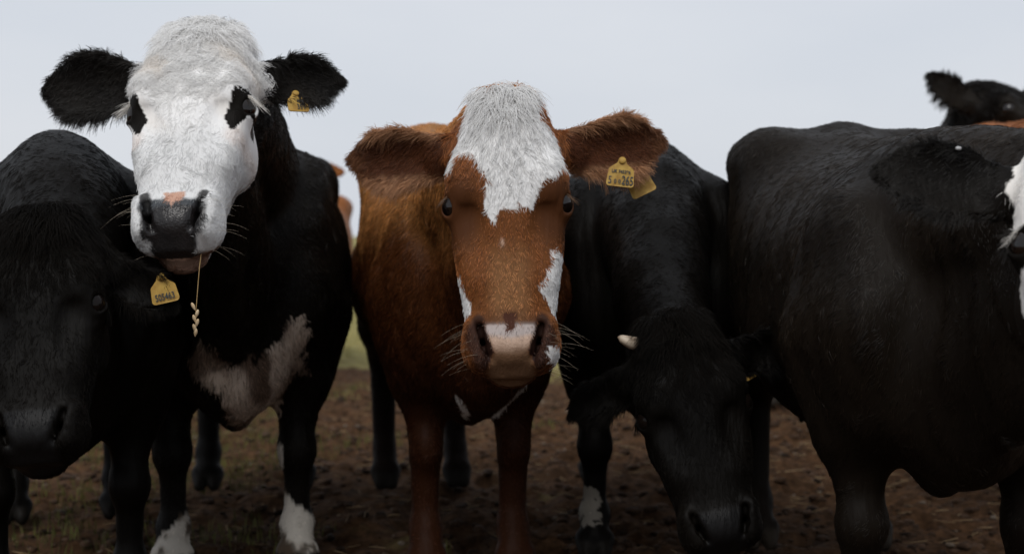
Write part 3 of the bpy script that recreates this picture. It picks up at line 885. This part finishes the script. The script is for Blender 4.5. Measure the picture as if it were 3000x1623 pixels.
def build_ground():
    m, nt, b = new_mat("trampled earth")
    co = nt.nodes.new('ShaderNodeTexCoord')
    def noise(scale, detail=6, rough=0.6):
        n = nt.nodes.new('ShaderNodeTexNoise'); n.inputs['Scale'].default_value = scale; n.inputs['Detail'].default_value = detail
        n.inputs['Roughness'].default_value = rough
        nt.links.new(co.outputs['Object'], n.inputs['Vector']); return n
    a = noise(26, 8, 0.7)
    r1 = nt.nodes.new('ShaderNodeValToRGB')
    r1.color_ramp.elements[0].position = 0.30; r1.color_ramp.elements[0].color = (0.013, 0.0070, 0.0036, 1)
    r1.color_ramp.elements[1].position = 0.72; r1.color_ramp.elements[1].color = (0.135, 0.072, 0.037, 1)
    nt.links.new(a.outputs['Fac'], r1.inputs[0])
    # pasture further back and in worn patches
    sep = nt.nodes.new('ShaderNodeSeparateXYZ'); nt.links.new(co.outputs['Object'], sep.inputs[0])
    g = noise(1.6, 5, 0.6)
    mr = nt.nodes.new('ShaderNodeMapRange'); mr.inputs['From Min'].default_value = 8.5; mr.inputs['From Max'].default_value = 13.0
    mr.inputs['To Min'].default_value = -0.12; mr.inputs['To Max'].default_value = 0.75
    nt.links.new(sep.outputs['Y'], mr.inputs[0])
    ad = nt.nodes.new('ShaderNodeMath'); nt.links.new(mr.outputs[0], ad.inputs[0]); nt.links.new(g.outputs['Fac'], ad.inputs[1])
    r2 = nt.nodes.new('ShaderNodeValToRGB')
    r2.color_ramp.elements[0].position = 0.52; r2.color_ramp.elements[0].color = (0, 0, 0, 1)
    r2.color_ramp.elements[1].position = 0.72; r2.color_ramp.elements[1].color = (1, 1, 1, 1)
    nt.links.new(ad.outputs[0], r2.inputs[0])
    gc = noise(9, 6, 0.7)
    r3 = nt.nodes.new('ShaderNodeValToRGB')
    r3.color_ramp.elements[0].position = 0.3; r3.color_ramp.elements[0].color = (0.15, 0.135, 0.045, 1)
    r3.color_ramp.elements[1].position = 0.7; r3.color_ramp.elements[1].color = (0.36, 0.31, 0.13, 1)
    nt.links.new(gc.outputs['Fac'], r3.inputs[0])
    mx = nt.nodes.new('ShaderNodeMix'); mx.data_type = 'RGBA'
    nt.links.new(r2.outputs[0], mx.inputs[0]); nt.links.new(r1.outputs[0], mx.inputs[6]); nt.links.new(r3.outputs[0], mx.inputs[7])
    nt.links.new(mx.outputs[2], b.inputs['Base Color'])
    b.inputs['Roughness'].default_value = 0.85; b.inputs['Specular IOR Level'].default_value = 0.05
    bn = noise(120, 8, 0.75)
    bp = nt.nodes.new('ShaderNodeBump'); bp.inputs['Strength'].default_value = 0.8; bp.inputs['Distance'].default_value = 0.012
    nt.links.new(bn.outputs['Fac'], bp.inputs['Height']); nt.links.new(bp.outputs[0], b.inputs['Normal'])
    # one sheet, fine where the camera looks, out to the horizon
    def axis(lo, hi, flo, fhi, fine):
        out = list(np.arange(flo, fhi, fine))
        s = fine
        while out[-1] < hi: s *= 1.25; out.append(out[-1] + s)
        s = fine; fr = []
        x = flo
        while x > lo: s *= 1.25; x -= s; fr.append(x)
        return np.array(fr[::-1] + out)
    xs = axis(-900, 900, -2.0, 2.0, 0.016); ys = axis(-600, 1400, 3.2, 8.0, 0.018)
    X, Y = np.meshgrid(xs, ys, indexing='ij')
    P = np.stack([X.ravel(), Y.ravel(), np.zeros(X.size)], 1)
    fade = np.clip(1.3 - np.hypot(P[:, 0], P[:, 1] - 4) / 30, 0, 1)
    P[:, 2] = ground_height(P) * fade
    i = np.arange(len(xs) - 1)[:, None] * len(ys) + np.arange(len(ys) - 1)[None, :]
    i = i.ravel()
    F = np.stack([i, i + len(ys), i + len(ys) + 1, i + 1], 1)
    o = mesh_obj("ground", P, F, m)
    tag(o, kind='structure')
    return o
build_ground()

# ------------------------------------------------------------------ the herd
E = lambda d, f, **k: dict(dir=d, face=f, **k)
cow_a = make_cow("black cow with a curly white face, holding a grass stalk in its mouth", (-0.725, 3.74, 0), 8, (-0.658, 3.10, 1.298), 33.5, -4, -3,
                 coat_a, (E((-1, -0.20, -0.15), (0.1, 0.45, 1), size=1.38), E((1, -0.30, -0.40), (0, 0.5, 1), size=0.98)), seed=1, neck_up=0.06, tail=(0.14, 0.62), bs=0.97, hs=0.98, fine=0.0047, mz=0.87)
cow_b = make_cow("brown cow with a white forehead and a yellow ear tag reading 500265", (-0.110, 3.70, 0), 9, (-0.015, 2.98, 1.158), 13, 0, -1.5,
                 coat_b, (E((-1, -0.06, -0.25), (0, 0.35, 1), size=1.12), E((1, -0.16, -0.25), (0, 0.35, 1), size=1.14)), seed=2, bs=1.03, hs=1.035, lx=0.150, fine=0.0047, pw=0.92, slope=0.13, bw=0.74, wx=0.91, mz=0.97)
cow_c = make_cow("black cow with lowered head and a yellow tag, standing left of the white-faced cow", (-1.04, 3.30, 0), 17, (-0.885, 2.74, 0.905), 27, 2, -5,
                 coat_jet, (E((-1, 0.4, -0.3), (0, 0.3, 1), size=1.0), E((1, 0.58, -0.3), (0, 0.3, 1), size=0.92)), seed=3, bs=0.91, hs=0.87, fur=M_FUR_MATT)
cow_e = make_cow("black cow grazing with head at the ground beside the brown cow, white horn bud showing", (0.38, 3.92, 0), -3, (0.345, 3.08, 0.690), 18, 2, -11,
                 coat_grazer, (E((-1, 0.30, -0.3), (0, 0.3, 1), size=0.95), E((1, -0.05, -0.3), (0, 0.3, 1), size=1.0)), seed=4, bs=0.925, hs=0.89, mz=0.92, fur=M_FUR_MATT)
cow_f = make_cow("large sleek black cow with white face markings, its head half out of the picture", (0.84, 2.78, 0), -1, (0.897, 2.24, 1.035), 33, -10, 0,
                 coat_f, (E((-1, -0.10, 0.25), (0.2, 0.3, 1), size=1.12), E((1, -0.12, -0.1), (0, 0.3, 1), size=1.1)), seed=5, slope=0.11, bs=0.97, hook=0.025, fur=M_FUR_SLEEK)
cow_g = make_cow("black cow far behind with raised head seen over the other backs", (1.95, 6.25, 0), 20, (1.80, 5.65, 1.425), 64, 45, 0,
                 coat_black, (E((-0.80, 0.0, 0.55), (-0.2, -1, 0.1), world=True, n=-0.02, size=1.15, cup=5.0), E((0.9, 0.3, 0.3), (0.3, -1, 0), world=True)), seed=6, fine=0.009, coarse=0.02, furred=0)
cow_h = make_cow("brown cow whose back shows behind the large black cow", (1.72, 4.1, 0), 0, (1.80, 3.4, 0.95), 20, 0, 0,
                 coat_brown, (E((-1, -0.2, -0.3), (0, 0.3, 1)), E((1, -0.2, -0.3), (0, 0.3, 1))), seed=7, bs=1.07, fine=0.010, coarse=0.02, furred=0)
cow_i = make_cow("distant brown cow glimpsed between the white-faced cow and brown cow", (-1.42, 9.3, 0), 2, (-1.34, 8.6, 1.36), 30, 0, 0,
                 coat_brown, (E((-1, -0.2, -0.3), (0, 0.3, 1)), E((1, -0.2, -0.3), (0, 0.3, 1))), seed=8, fine=0.012, coarse=0.024, furred=0)

def head_flow(cow, up=0.0):
    fl = np.tile(cow.A[1], (len(cow.V), 1))
    fl = fl + cow.A[0] * (np.sign(cow.hc[:, 0]) * smoothstep(0.0, 0.1, np.abs(cow.hc[:, 0])) * 0.5)[:, None]
    return fl

def bald(cow):
    """no hair on nose pad, inside nostrils and on the eyelids"""
    w, u, n = cow.hc.T
    pad, nos = nose_pad(cow, None)
    keep = (1 - np.clip(pad * smoothstep(0.480, 0.494, u), 0, 1)) * (1 - nos)
    d = np.sqrt((np.abs(w) - 0.126) ** 2 + (u - 0.225) ** 2 + (n - 0.040) ** 2)
    return keep * smoothstep(0.028, 0.034, d)

def face_fur(cow, n, seed, base=0.012, top=0.03, lift=0.3, curl=None, radius=0.00065, clump=(0.03, 0.5), name="face_hair", scatter=0.2, npts=5, tint=None, jitter=0.14):
    w, u, nn = cow.hc.T
    hd = (cow.head > 0.5) & (cow.em < 0.5)
    dens = hd * bald(cow)
    ln = base + (top - base) * smoothstep(0.26, 0.10, u)
    ln = np.where(u > 0.44, base * 0.75, ln)
    ed = np.hypot(np.abs(w) - 0.11, u - 0.235)
    ln = ln * (0.30 + 0.70 * smoothstep(0.025, 0.085, ed))
    return grow(cow, name, n, dens, ln, head_flow(cow), lift=lift, radius=radius, curl=curl(cow) if curl else None, clump=clump, scatter=scatter, seed=seed, npts=npts, tint=tint, jitter=jitter)

def ear_fur(cow, n, seed, ln=0.03, radius=0.00065, tint=None, droop=0.3):
    dens = (cow.em > 0.5) * (1.0 + 1.5 * smoothstep(0.030, 0.048, np.abs(cow.ew[:, 0])) + 1.5 * smoothstep(0.15, 0.2, cow.ew[:, 1]))
    lv = ln * (0.7 + 0.6 * smoothstep(0.025, 0.048, np.abs(cow.ew[:, 0])))
    return grow(cow, "ear_hair", n, dens, lv, ear_flow(cow), lift=0.3, radius=radius, clump=(0.025, 0.6), scatter=0.25, seed=seed, npts=5, tint=tint, droop=droop, facing=-1.1, jitter=0.2)

def topknot(cow, n, seed, ln, spread=0.034, length_dir=0.3, droop=0.5, radius=0.0006):
    """long loose hair springing from the poll and falling over the forehead"""
    w, u, nn = cow.hc.T
    dens = (cow.head > 0.5) * (cow.em < 0.5) * smoothstep(spread + 0.03, spread, np.abs(w)) * smoothstep(0.085, 0.0, u) * (nn > -0.09)
    fl = cow.A[1] * 0.6 + cow.A[2] * 0.2 + cow.A[0] * (w / spread * 0.30)[:, None]
    return grow(cow, "topknot", n, dens, ln, fl, lift=0.85, radius=radius, clump=(0.03, 0.9), scatter=0.3, seed=seed, npts=7, droop=droop, jitter=0.12, facing=-1.1)

# the white-faced cow: curly locks
face_fur(cow_a, 100000, 11, base=0.013, top=0.036, lift=0.26, curl=lambda c: (0.0008 + 0.0042 * smoothstep(0.36, 0.18, c.hc[:, 1]), 0.026), clump=(0.05, 0.75), npts=9, radius=0.00045, scatter=0.09, jitter=0.06)
topknot(cow_a, 5000, 16, 0.048, spread=0.055, droop=0.35)
ear_fur(cow_a, 20000, 12, ln=0.024, radius=0.0005)
coat_body(cow_a, 150000, seed=13)
whiskers(cow_a, 26, 14)
lashes(cow_a, 50, 15, (0.78, 0.75, 0.70), 0.038)
# the brown cow
face_fur(cow_b, 100000, 21, base=0.012, top=0.020, lift=0.24, clump=(0.022, 0.6), npts=5, radius=0.0006, scatter=0.16, jitter=0.38)
topknot(cow_b, 1800, 26, 0.045)
ear_fur(cow_b, 20000, 22, ln=0.024, radius=0.0005)
coat_body(cow_b, 170000, seed=23)
whiskers(cow_b, 40, 24)
lashes(cow_b, 30, 25, (0.16, 0.09, 0.05), 0.022)
# the others
for c, s, nb, nh in ((cow_c, 31, 90000, 34000), (cow_e, 41, 110000, 32000), (cow_f, 51, 270000, 16000)):
    if c is cow_f: coat_body(c, 330000, seed=s, length=0.022, radius=0.0005, lift=0.13, jitter=0.35)
    else: coat_body(c, nb, seed=s, radius=0.0005, lift=0.15, jitter=0.3, clump=(0.07, 0.25))
    face_fur(c, nh, s + 1, base=0.007 if c is cow_f else 0.012, top=0.010 if c is cow_f else 0.03, lift=0.3, radius=0.0005)
    ear_fur(c, 12000, s + 2, ln=0.020, radius=0.0005)
topknot(cow_c, 4000, 34, 0.05)
topknot(cow_e, 4000, 44, 0.05)
lashes(cow_f, 30, 55, (0.70, 0.67, 0.62), 0.024)

# the cows behind: shorter work, coarser strands
for c, sd, n in ((cow_g, 61, 26000), (cow_h, 65, 30000)):
    coat_body(c, n, seed=sd, radius=0.0010, length=0.022)
face_fur(cow_g, 14000, 62, base=0.014, top=0.03, lift=0.35, radius=0.0009)
ear_fur(cow_g, 5000, 63, ln=0.024, radius=0.0009)
topknot(cow_g, 1500, 64, 0.05, radius=0.0009)

# ------------------------------------------------------------------ ear tags, stud, horn
def tag_outline(wd, ht, neck=0.010, nh=0.011):
    hw = wd / 2; r = 0.007
    pts = []
    def arc(cx, cy, a0, a1, rr=r, n=5):
        for i in range(n + 1):
            a = math.radians(a0 + (a1 - a0) * i / n)
            pts.append((cx + rr * math.cos(a), cy + rr * math.sin(a)))
    arc(hw - r, -ht + r, -90, 0)
    arc(hw * 0.92 - 0.010, -0.012, 0, 60, 0.010)
    pts.append((neck, nh * 0.45)); arc(0, nh, 0, 180, neck * 0.8, 8); pts.append((-neck, nh * 0.45))
    arc(-hw * 0.92 + 0.010, -0.012, 120, 180, 0.010)
    arc(-hw + r, -ht + r, 180, 270)
    return pts

def ear_tag(cow, w, u, n, roll, wd=0.056, ht=0.046, texts=(), tilt=0.0, turn=0.0, name="ear_tag"):
    A = cow.A
    X, Y, Z = A[0], -A[1], A[2]
    M3 = np.array([X, Y, Z]).T @ rot('Z', roll) @ rot('X', tilt) @ rot('Y', turn)
    o2 = tag_outline(wd, ht)
    k = len(o2); t = 0.0011
    v = [(x, y, t - 4.0 * x * x) for x, y in o2] + [(x, y, -t - 4.0 * x * x) for x, y in o2]
    f = [tuple(range(k)), tuple(range(2 * k - 1, k - 1, -1))] + [(i, i + k, (i + 1) % k + k, (i + 1) % k) for i in range(k)]
    f = [fc[::1] for fc in f]
    o = mesh_obj(name, v, f, M_TAG, cow.root, smooth=False)
    M4 = Matrix.Identity(4)
    for i in range(3):
        for j in range(3): M4[i][j] = M3[i, j]
    p = cow.h(w, u, n)
    for i in range(3): M4[i][3] = p[i]
    o.matrix_local = M4
    bv, bf = ball(0.0075, 12, 8)
    bt = mesh_obj("button", bv * np.array([1, 1, 0.45]) + np.array([0, 0.010, 0.002]), bf, M_TAG, o)
    for (txt, tx, ty, sz, sx) in texts:
        cu = bpy.data.curves.new("lettering", 'FONT')
        cu.body = txt; cu.size = sz; cu.align_x = 'CENTER'; cu.extrude = 0.0002; cu.offset = 0.00025
        tmp = bpy.data.objects.new("lettering_curve", cu)
        C.objects.link(tmp)
        bpy.context.view_layer.update()
        me = bpy.data.meshes.new_from_object(tmp.evaluated_get(bpy.context.evaluated_depsgraph_get()))
        bpy.data.objects.remove(tmp)
        me.materials.clear(); me.materials.append(M_PRINT)
        to = bpy.data.objects.new("lettering", me)
        C.objects.link(to)
        to.parent = o
        to.location = (tx, ty, 0.0014 - 4.0 * tx * tx); to.scale = (sx, 1, 1)
        to.rotation_euler = (0, math.atan(8.0 * tx), 0)
    return o

def ear_front(cow, w, u):
    m = (cow.em > 0.5) & (np.hypot(cow.hc[:, 0] - w, cow.hc[:, 1] - u) < 0.02)
    return float(cow.hc[m, 2].max()) if m.any() else 0.0

nb = ear_front(cow_b, 0.235, 0.13)
ear_tag(cow_b, 0.255, 0.128, nb + 0.009, -8, 0.058, 0.045,
        (("UK 745396", 0.0, -0.0165, 0.0095, 0.9), ("5", -0.0215, -0.040, 0.0225, 0.72), ("0", -0.0105, -0.0390, 0.0125, 0.8), ("0", -0.0015, -0.0390, 0.0125, 0.8), ("265", 0.0150, -0.0405, 0.027, 0.62)))
ear_tag(cow_b, 0.290, 0.134, nb - 0.045, 25, 0.056, 0.046)
na = ear_front(cow_a, 0.21, 0.10)
ear_tag(cow_a, 0.195, 0.118, na - 0.002, 14, 0.046, 0.040, (("391", 0.006, -0.035, 0.021, 0.62), ("0298", 0.006, -0.0155, 0.0085, 0.9)), turn=25)
nc = ear_front(cow_c, 0.25, 0.17)
ear_tag(cow_c, 0.240, 0.150, nc + 0.010, 9, 0.052, 0.040, (("505463", 0.0, -0.034, 0.018, 0.70),), tilt=20)
ne = ear_front(cow_e, 0.17, 0.13)
ear_tag(cow_e, 0.155, 0.110, ne - 0.028, 22, 0.05, 0.044, turn=20)
def stud(cow, w, u):
    m = np.where(cow.em > 0.5)[0]
    i = m[np.argmin(np.hypot(cow.hc[m, 0] - w, cow.hc[m, 1] - u) - 0.3 * cow.hc[m, 2])]
    v, f = ball(0.006, 12, 8)
    mesh_obj("ear_stud", v * np.array([0.8, 0.4, 0.5]) + cow.V[i] + cow.N[i] * 0.008, f, M_STUD, cow.root)
stud(cow_b, -0.235, 0.050)
stud(cow_f, -0.20, 0.045)

def horn(cow, s):
    A = cow.A
    v, f = [], []
    rings, sides = 9, 12
    base = cow.h(s * 0.092, 0.035, 0.012)
    d0 = unit(A[0] * s * 1.0 - A[1] * 0.25 + A[2] * 0.35)
    e1 = unit(np.cross(d0, A[2])); e2 = np.cross(d0, e1)
    for i in range(rings):
        t = i / (rings - 1)
        r = 0.0145 * math.sqrt(max(1 - t ** 2.2, 0.0)) + 0.0004
        c = base + d0 * (0.046 * t) - A[1] * 0.010 * t * t
        for j in range(sides):
            a = 2 * math.pi * j / sides
            v.append(c + r * (math.cos(a) * e1 + math.sin(a) * e2))
    for i in range(rings - 1):
        for j in range(sides):
            f.append((i * sides + j, (i + 1) * sides + j, (i + 1) * sides + (j + 1) % sides, i * sides + (j + 1) % sides))
    mesh_obj("horn", np.array(v), np.array(f), M_HORN, cow.root)
horn(cow_e, -1)

# ------------------------------------------------------------------ the grass stalk in the white-faced cow's mouth
def tube(pts, rad, sides=6):
    pts = [np.asarray(p, float) for p in pts]
    v, f = [], []
    for i, p in enumerate(pts):
        d = unit(pts[min(i + 1, len(pts) - 1)] - pts[max(i - 1, 0)])
        a = unit(np.cross(d, [0.3, 1, 0.1])); b = np.cross(d, a)
        for j in range(sides):
            t = 2 * math.pi * j / sides
            v.append(p + rad[i] * (math.cos(t) * a + math.sin(t) * b))
    for i in range(len(pts) - 1):
        for j in range(sides):
            f.append((i * sides + j, (i + 1) * sides + j, (i + 1) * sides + (j + 1) % sides, i * sides + (j + 1) % sides))
    return np.array(v), np.array(f)

def stalk():
    p0 = cow_a.Rz @ cow_a.h(0.050, 0.540, -0.002) + cow_a.loc
    root = bpy.data.objects.new("grass_stalk", None)
    C.objects.link(root); root.location = p0
    tag(root, "thin dry grass stalk with seed husks hanging from the white-faced cow's mouth", "grass stalk")
    pts = [(0.0, 0.02, 0.012), (0, 0, 0), (-0.004, -0.006, -0.04), (-0.008, -0.008, -0.09), (-0.011, -0.008, -0.125), (-0.012, -0.008, -0.15), (-0.013, -0.008, -0.17)]
    v, f = tube(pts, [0.0009, 0.0009, 0.0008, 0.0007, 0.0007, 0.0006, 0.0005])
    mesh_obj("stem", v, f, M_STRAW, root)
    rng = random.Random(4)
    for (x, z, a) in ((-0.016, -0.117, -25), (-0.009, -0.131, 15), (-0.014, -0.141, -18), (-0.009, -0.149, 16), (-0.014, -0.159, -18), (-0.012, -0.168, 8)):
        g, gf = ball(1.0, 10, 8)
        g = g * np.array([0.0036, 0.0034, 0.0085])
        g[:, 0] *= 1 - 0.45 * np.clip(-g[:, 2] / 0.0085, 0, 1); g[:, 1] *= 1 - 0.45 * np.clip(-g[:, 2] / 0.0085, 0, 1)
        g = g @ rot('Y', a).T + np.array([x, -0.008, z])
        mesh_obj("seed_husk", g, gf, M_GRAIN, root)
stalk()

# ------------------------------------------------------------------ litter on the earth: crumbs, pebbles, straw, grass
def rough_stones(name, n, area, size, mat, seed, flat=0.6, lift=0.0):
    rng = np.random.default_rng(seed)
    g = (1 + 5 ** 0.5) / 2
    ico = np.array([(-1, g, 0), (1, g, 0), (-1, -g, 0), (1, -g, 0), (0, -1, g), (0, 1, g), (0, -1, -g), (0, 1, -g), (g, 0, -1), (g, 0, 1), (-g, 0, -1), (-g, 0, 1)]) / math.hypot(1, g)
    tri = np.array([(0, 11, 5), (0, 5, 1), (0, 1, 7), (0, 7, 10), (0, 10, 11), (1, 5, 9), (5, 11, 4), (11, 10, 2), (10, 7, 6), (7, 1, 8),
                    (3, 9, 4), (3, 4, 2), (3, 2, 6), (3, 6, 8), (3, 8, 9), (4, 9, 5), (2, 4, 11), (6, 2, 10), (8, 6, 7), (9, 8, 1)])
    x = rng.uniform(area[0], area[1], n); y = area[2] + (area[3] - area[2]) * rng.random(n) ** 1.2
    s = size[0] + (size[1] - size[0]) * rng.random(n) ** 3
    z = ground_height(np.stack([x, y, np.zeros(n)], 1)) + s * 0.15 + lift
    V = ico[None] * rng.uniform(0.7, 1.25, (n, 12, 1)) * s[:, None, None] * np.stack([rng.uniform(0.8, 1.5, n), rng.uniform(0.8, 1.3, n), np.full(n, flat)], 1)[:, None, :]
    a = rng.uniform(0, 6.28, n); ca, sa = np.cos(a)[:, None], np.sin(a)[:, None]
    V = np.stack([V[:, :, 0] * ca - V[:, :, 1] * sa, V[:, :, 0] * sa + V[:, :, 1] * ca, V[:, :, 2]], 2)
    V += np.stack([x, y, z], 1)[:, None, :]
    F = (tri[None] + (np.arange(n) * 12)[:, None, None]).reshape(-1, 3)
    o = mesh_obj(name, V.reshape(-1, 3), F, mat, smooth=False)
    return o

def blades(name, roots, height, mat, seed, width=0.004, lean=0.5):
    rng = np.random.default_rng(seed)
    n = len(roots)
    a = rng.uniform(0, 6.28, n); d = np.stack([np.cos(a), np.sin(a), np.zeros(n)], 1)
    b = rng.uniform(0, 6.28, n); l = np.stack([np.cos(b), np.sin(b), np.zeros(n)], 1) * (lean * rng.random((n, 1)) * height[:, None])
    w = width * rng.uniform(0.6, 1.3, (n, 1))
    up = np.zeros((n, 3)); up[:, 2] = height
    V = np.stack([roots - d * w / 2, roots + d * w / 2, roots + up * 0.6 + l * 0.35 + d * w * 0.35, roots + up * 0.6 + l * 0.35 - d * w * 0.35, roots + up + l], 1)
    k = np.arange(n)[:, None] * 5
    F = np.concatenate([k + np.array([0, 1, 2]), k + np.array([0, 2, 3]), k + np.array([3, 2, 4])])
    return mesh_obj(name, V.reshape(-1, 3), F, mat, smooth=False)

M_CRUMB = plain("soil crumbs", (0.085, 0.050, 0.031), 0.9, 0.12, (14, (0.012, 0.007, 0.004)))
M_PEBBLE = plain("pebbles", (0.20, 0.165, 0.13), 0.8, 0.2, (8, (0.09, 0.065, 0.045)))
M_LITTER = plain("weathered straw", (0.34, 0.24, 0.13), 0.8, 0.2, (6, (0.13, 0.085, 0.045)))
M_GRASS = plain("pasture grass", (0.40, 0.335, 0.14), 0.7, 0.1, (3, (0.22, 0.20, 0.065)))
M_DGRASS = plain("worn grass", (0.14, 0.135, 0.035), 0.7, 0.2, (4, (0.06, 0.065, 0.018)))
tag(rough_stones("soil_crumbs", 9000, (-2.2, 2.2, 3.4, 8.5), (0.004, 0.024), M_CRUMB, 71), "crumbs of dark trampled earth under the cows", "soil", kind='stuff')
tag(rough_stones("gravel", 700, (-2.2, 2.2, 3.6, 9.5), (0.004, 0.014), M_PEBBLE, 72), "pale pebbles scattered over the bare earth", "gravel", kind='stuff')
def straw_bits(n):
    rng = np.random.default_rng(73)
    r = np.stack([rng.uniform(-2.0, 2.0, n), rng.uniform(3.6, 8.0, n), np.zeros(n)], 1)
    r[:, 2] = ground_height(r) + 0.004
    L = rng.uniform(0.02, 0.09, n); a = rng.uniform(0, 6.28, n)
    d = np.stack([np.cos(a), np.sin(a), rng.uniform(-0.05, 0.25, n)], 1) * L[:, None]
    s = np.stack([-np.sin(a), np.cos(a), np.zeros(n)], 1) * 0.0016
    bnd = s * rng.uniform(-6, 6, (n, 1)); up = np.array([0, 0, 0.0022])
    V = np.stack([r - s, r + s, r + up, r + d / 2 + bnd - s, r + d / 2 + bnd + s, r + d / 2 + bnd + up, r + d - s * 0.5, r + d + s * 0.5, r + d + up * 0.5], 1)
    k = np.arange(n)[:, None] * 9
    F = np.concatenate([k + np.array(q) for q in ((0, 3, 5, 2), (2, 5, 4, 1), (1, 4, 3, 0), (3, 6, 8, 5), (5, 8, 7, 4), (4, 7, 6, 3))])
    return mesh_obj("straw_litter", V.reshape(-1, 3), F, M_LITTER, smooth=False)
tag(straw_bits(1300), "broken straw stems lying on the bare earth", "straw", kind='stuff')
_r = np.random.default_rng(74)
_n = 60000
_g = np.stack([_r.uniform(-5.5, 4.0, _n), 8.0 + 20.0 * _r.random(_n) ** 1.6, np.zeros(_n)], 1)
_m = SineNoise(1.1, 75)(_g) * 0.9 + (_g[:, 1] - 10.0) * 0.7 > _r.normal(size=_n) * 0.35
_g = _g[_m]; _g[:, 2] = ground_height(_g) - 0.004
tag(blades("grass", _g, _r.uniform(0.02, 0.065, len(_g)), M_GRASS, 76, 0.006), "short yellowish pasture grass behind the herd", "grass", kind='stuff')
_n = 14000
_g = np.stack([_r.uniform(-2.2, 0.2, _n), _r.uniform(4.0, 9.0, _n), np.zeros(_n)], 1)
_m = SineNoise(0.5, 77)(_g) + (-0.7 - _g[:, 0]) * 0.8 > 0.25
_g = _g[_m]; _g[:, 2] = ground_height(_g) - 0.004
tag(blades("worn_grass", _g, _r.uniform(0.02, 0.06, len(_g)), M_DGRASS, 78, 0.004), "dark worn grass tufts under the cows on the left", "grass", kind='stuff')
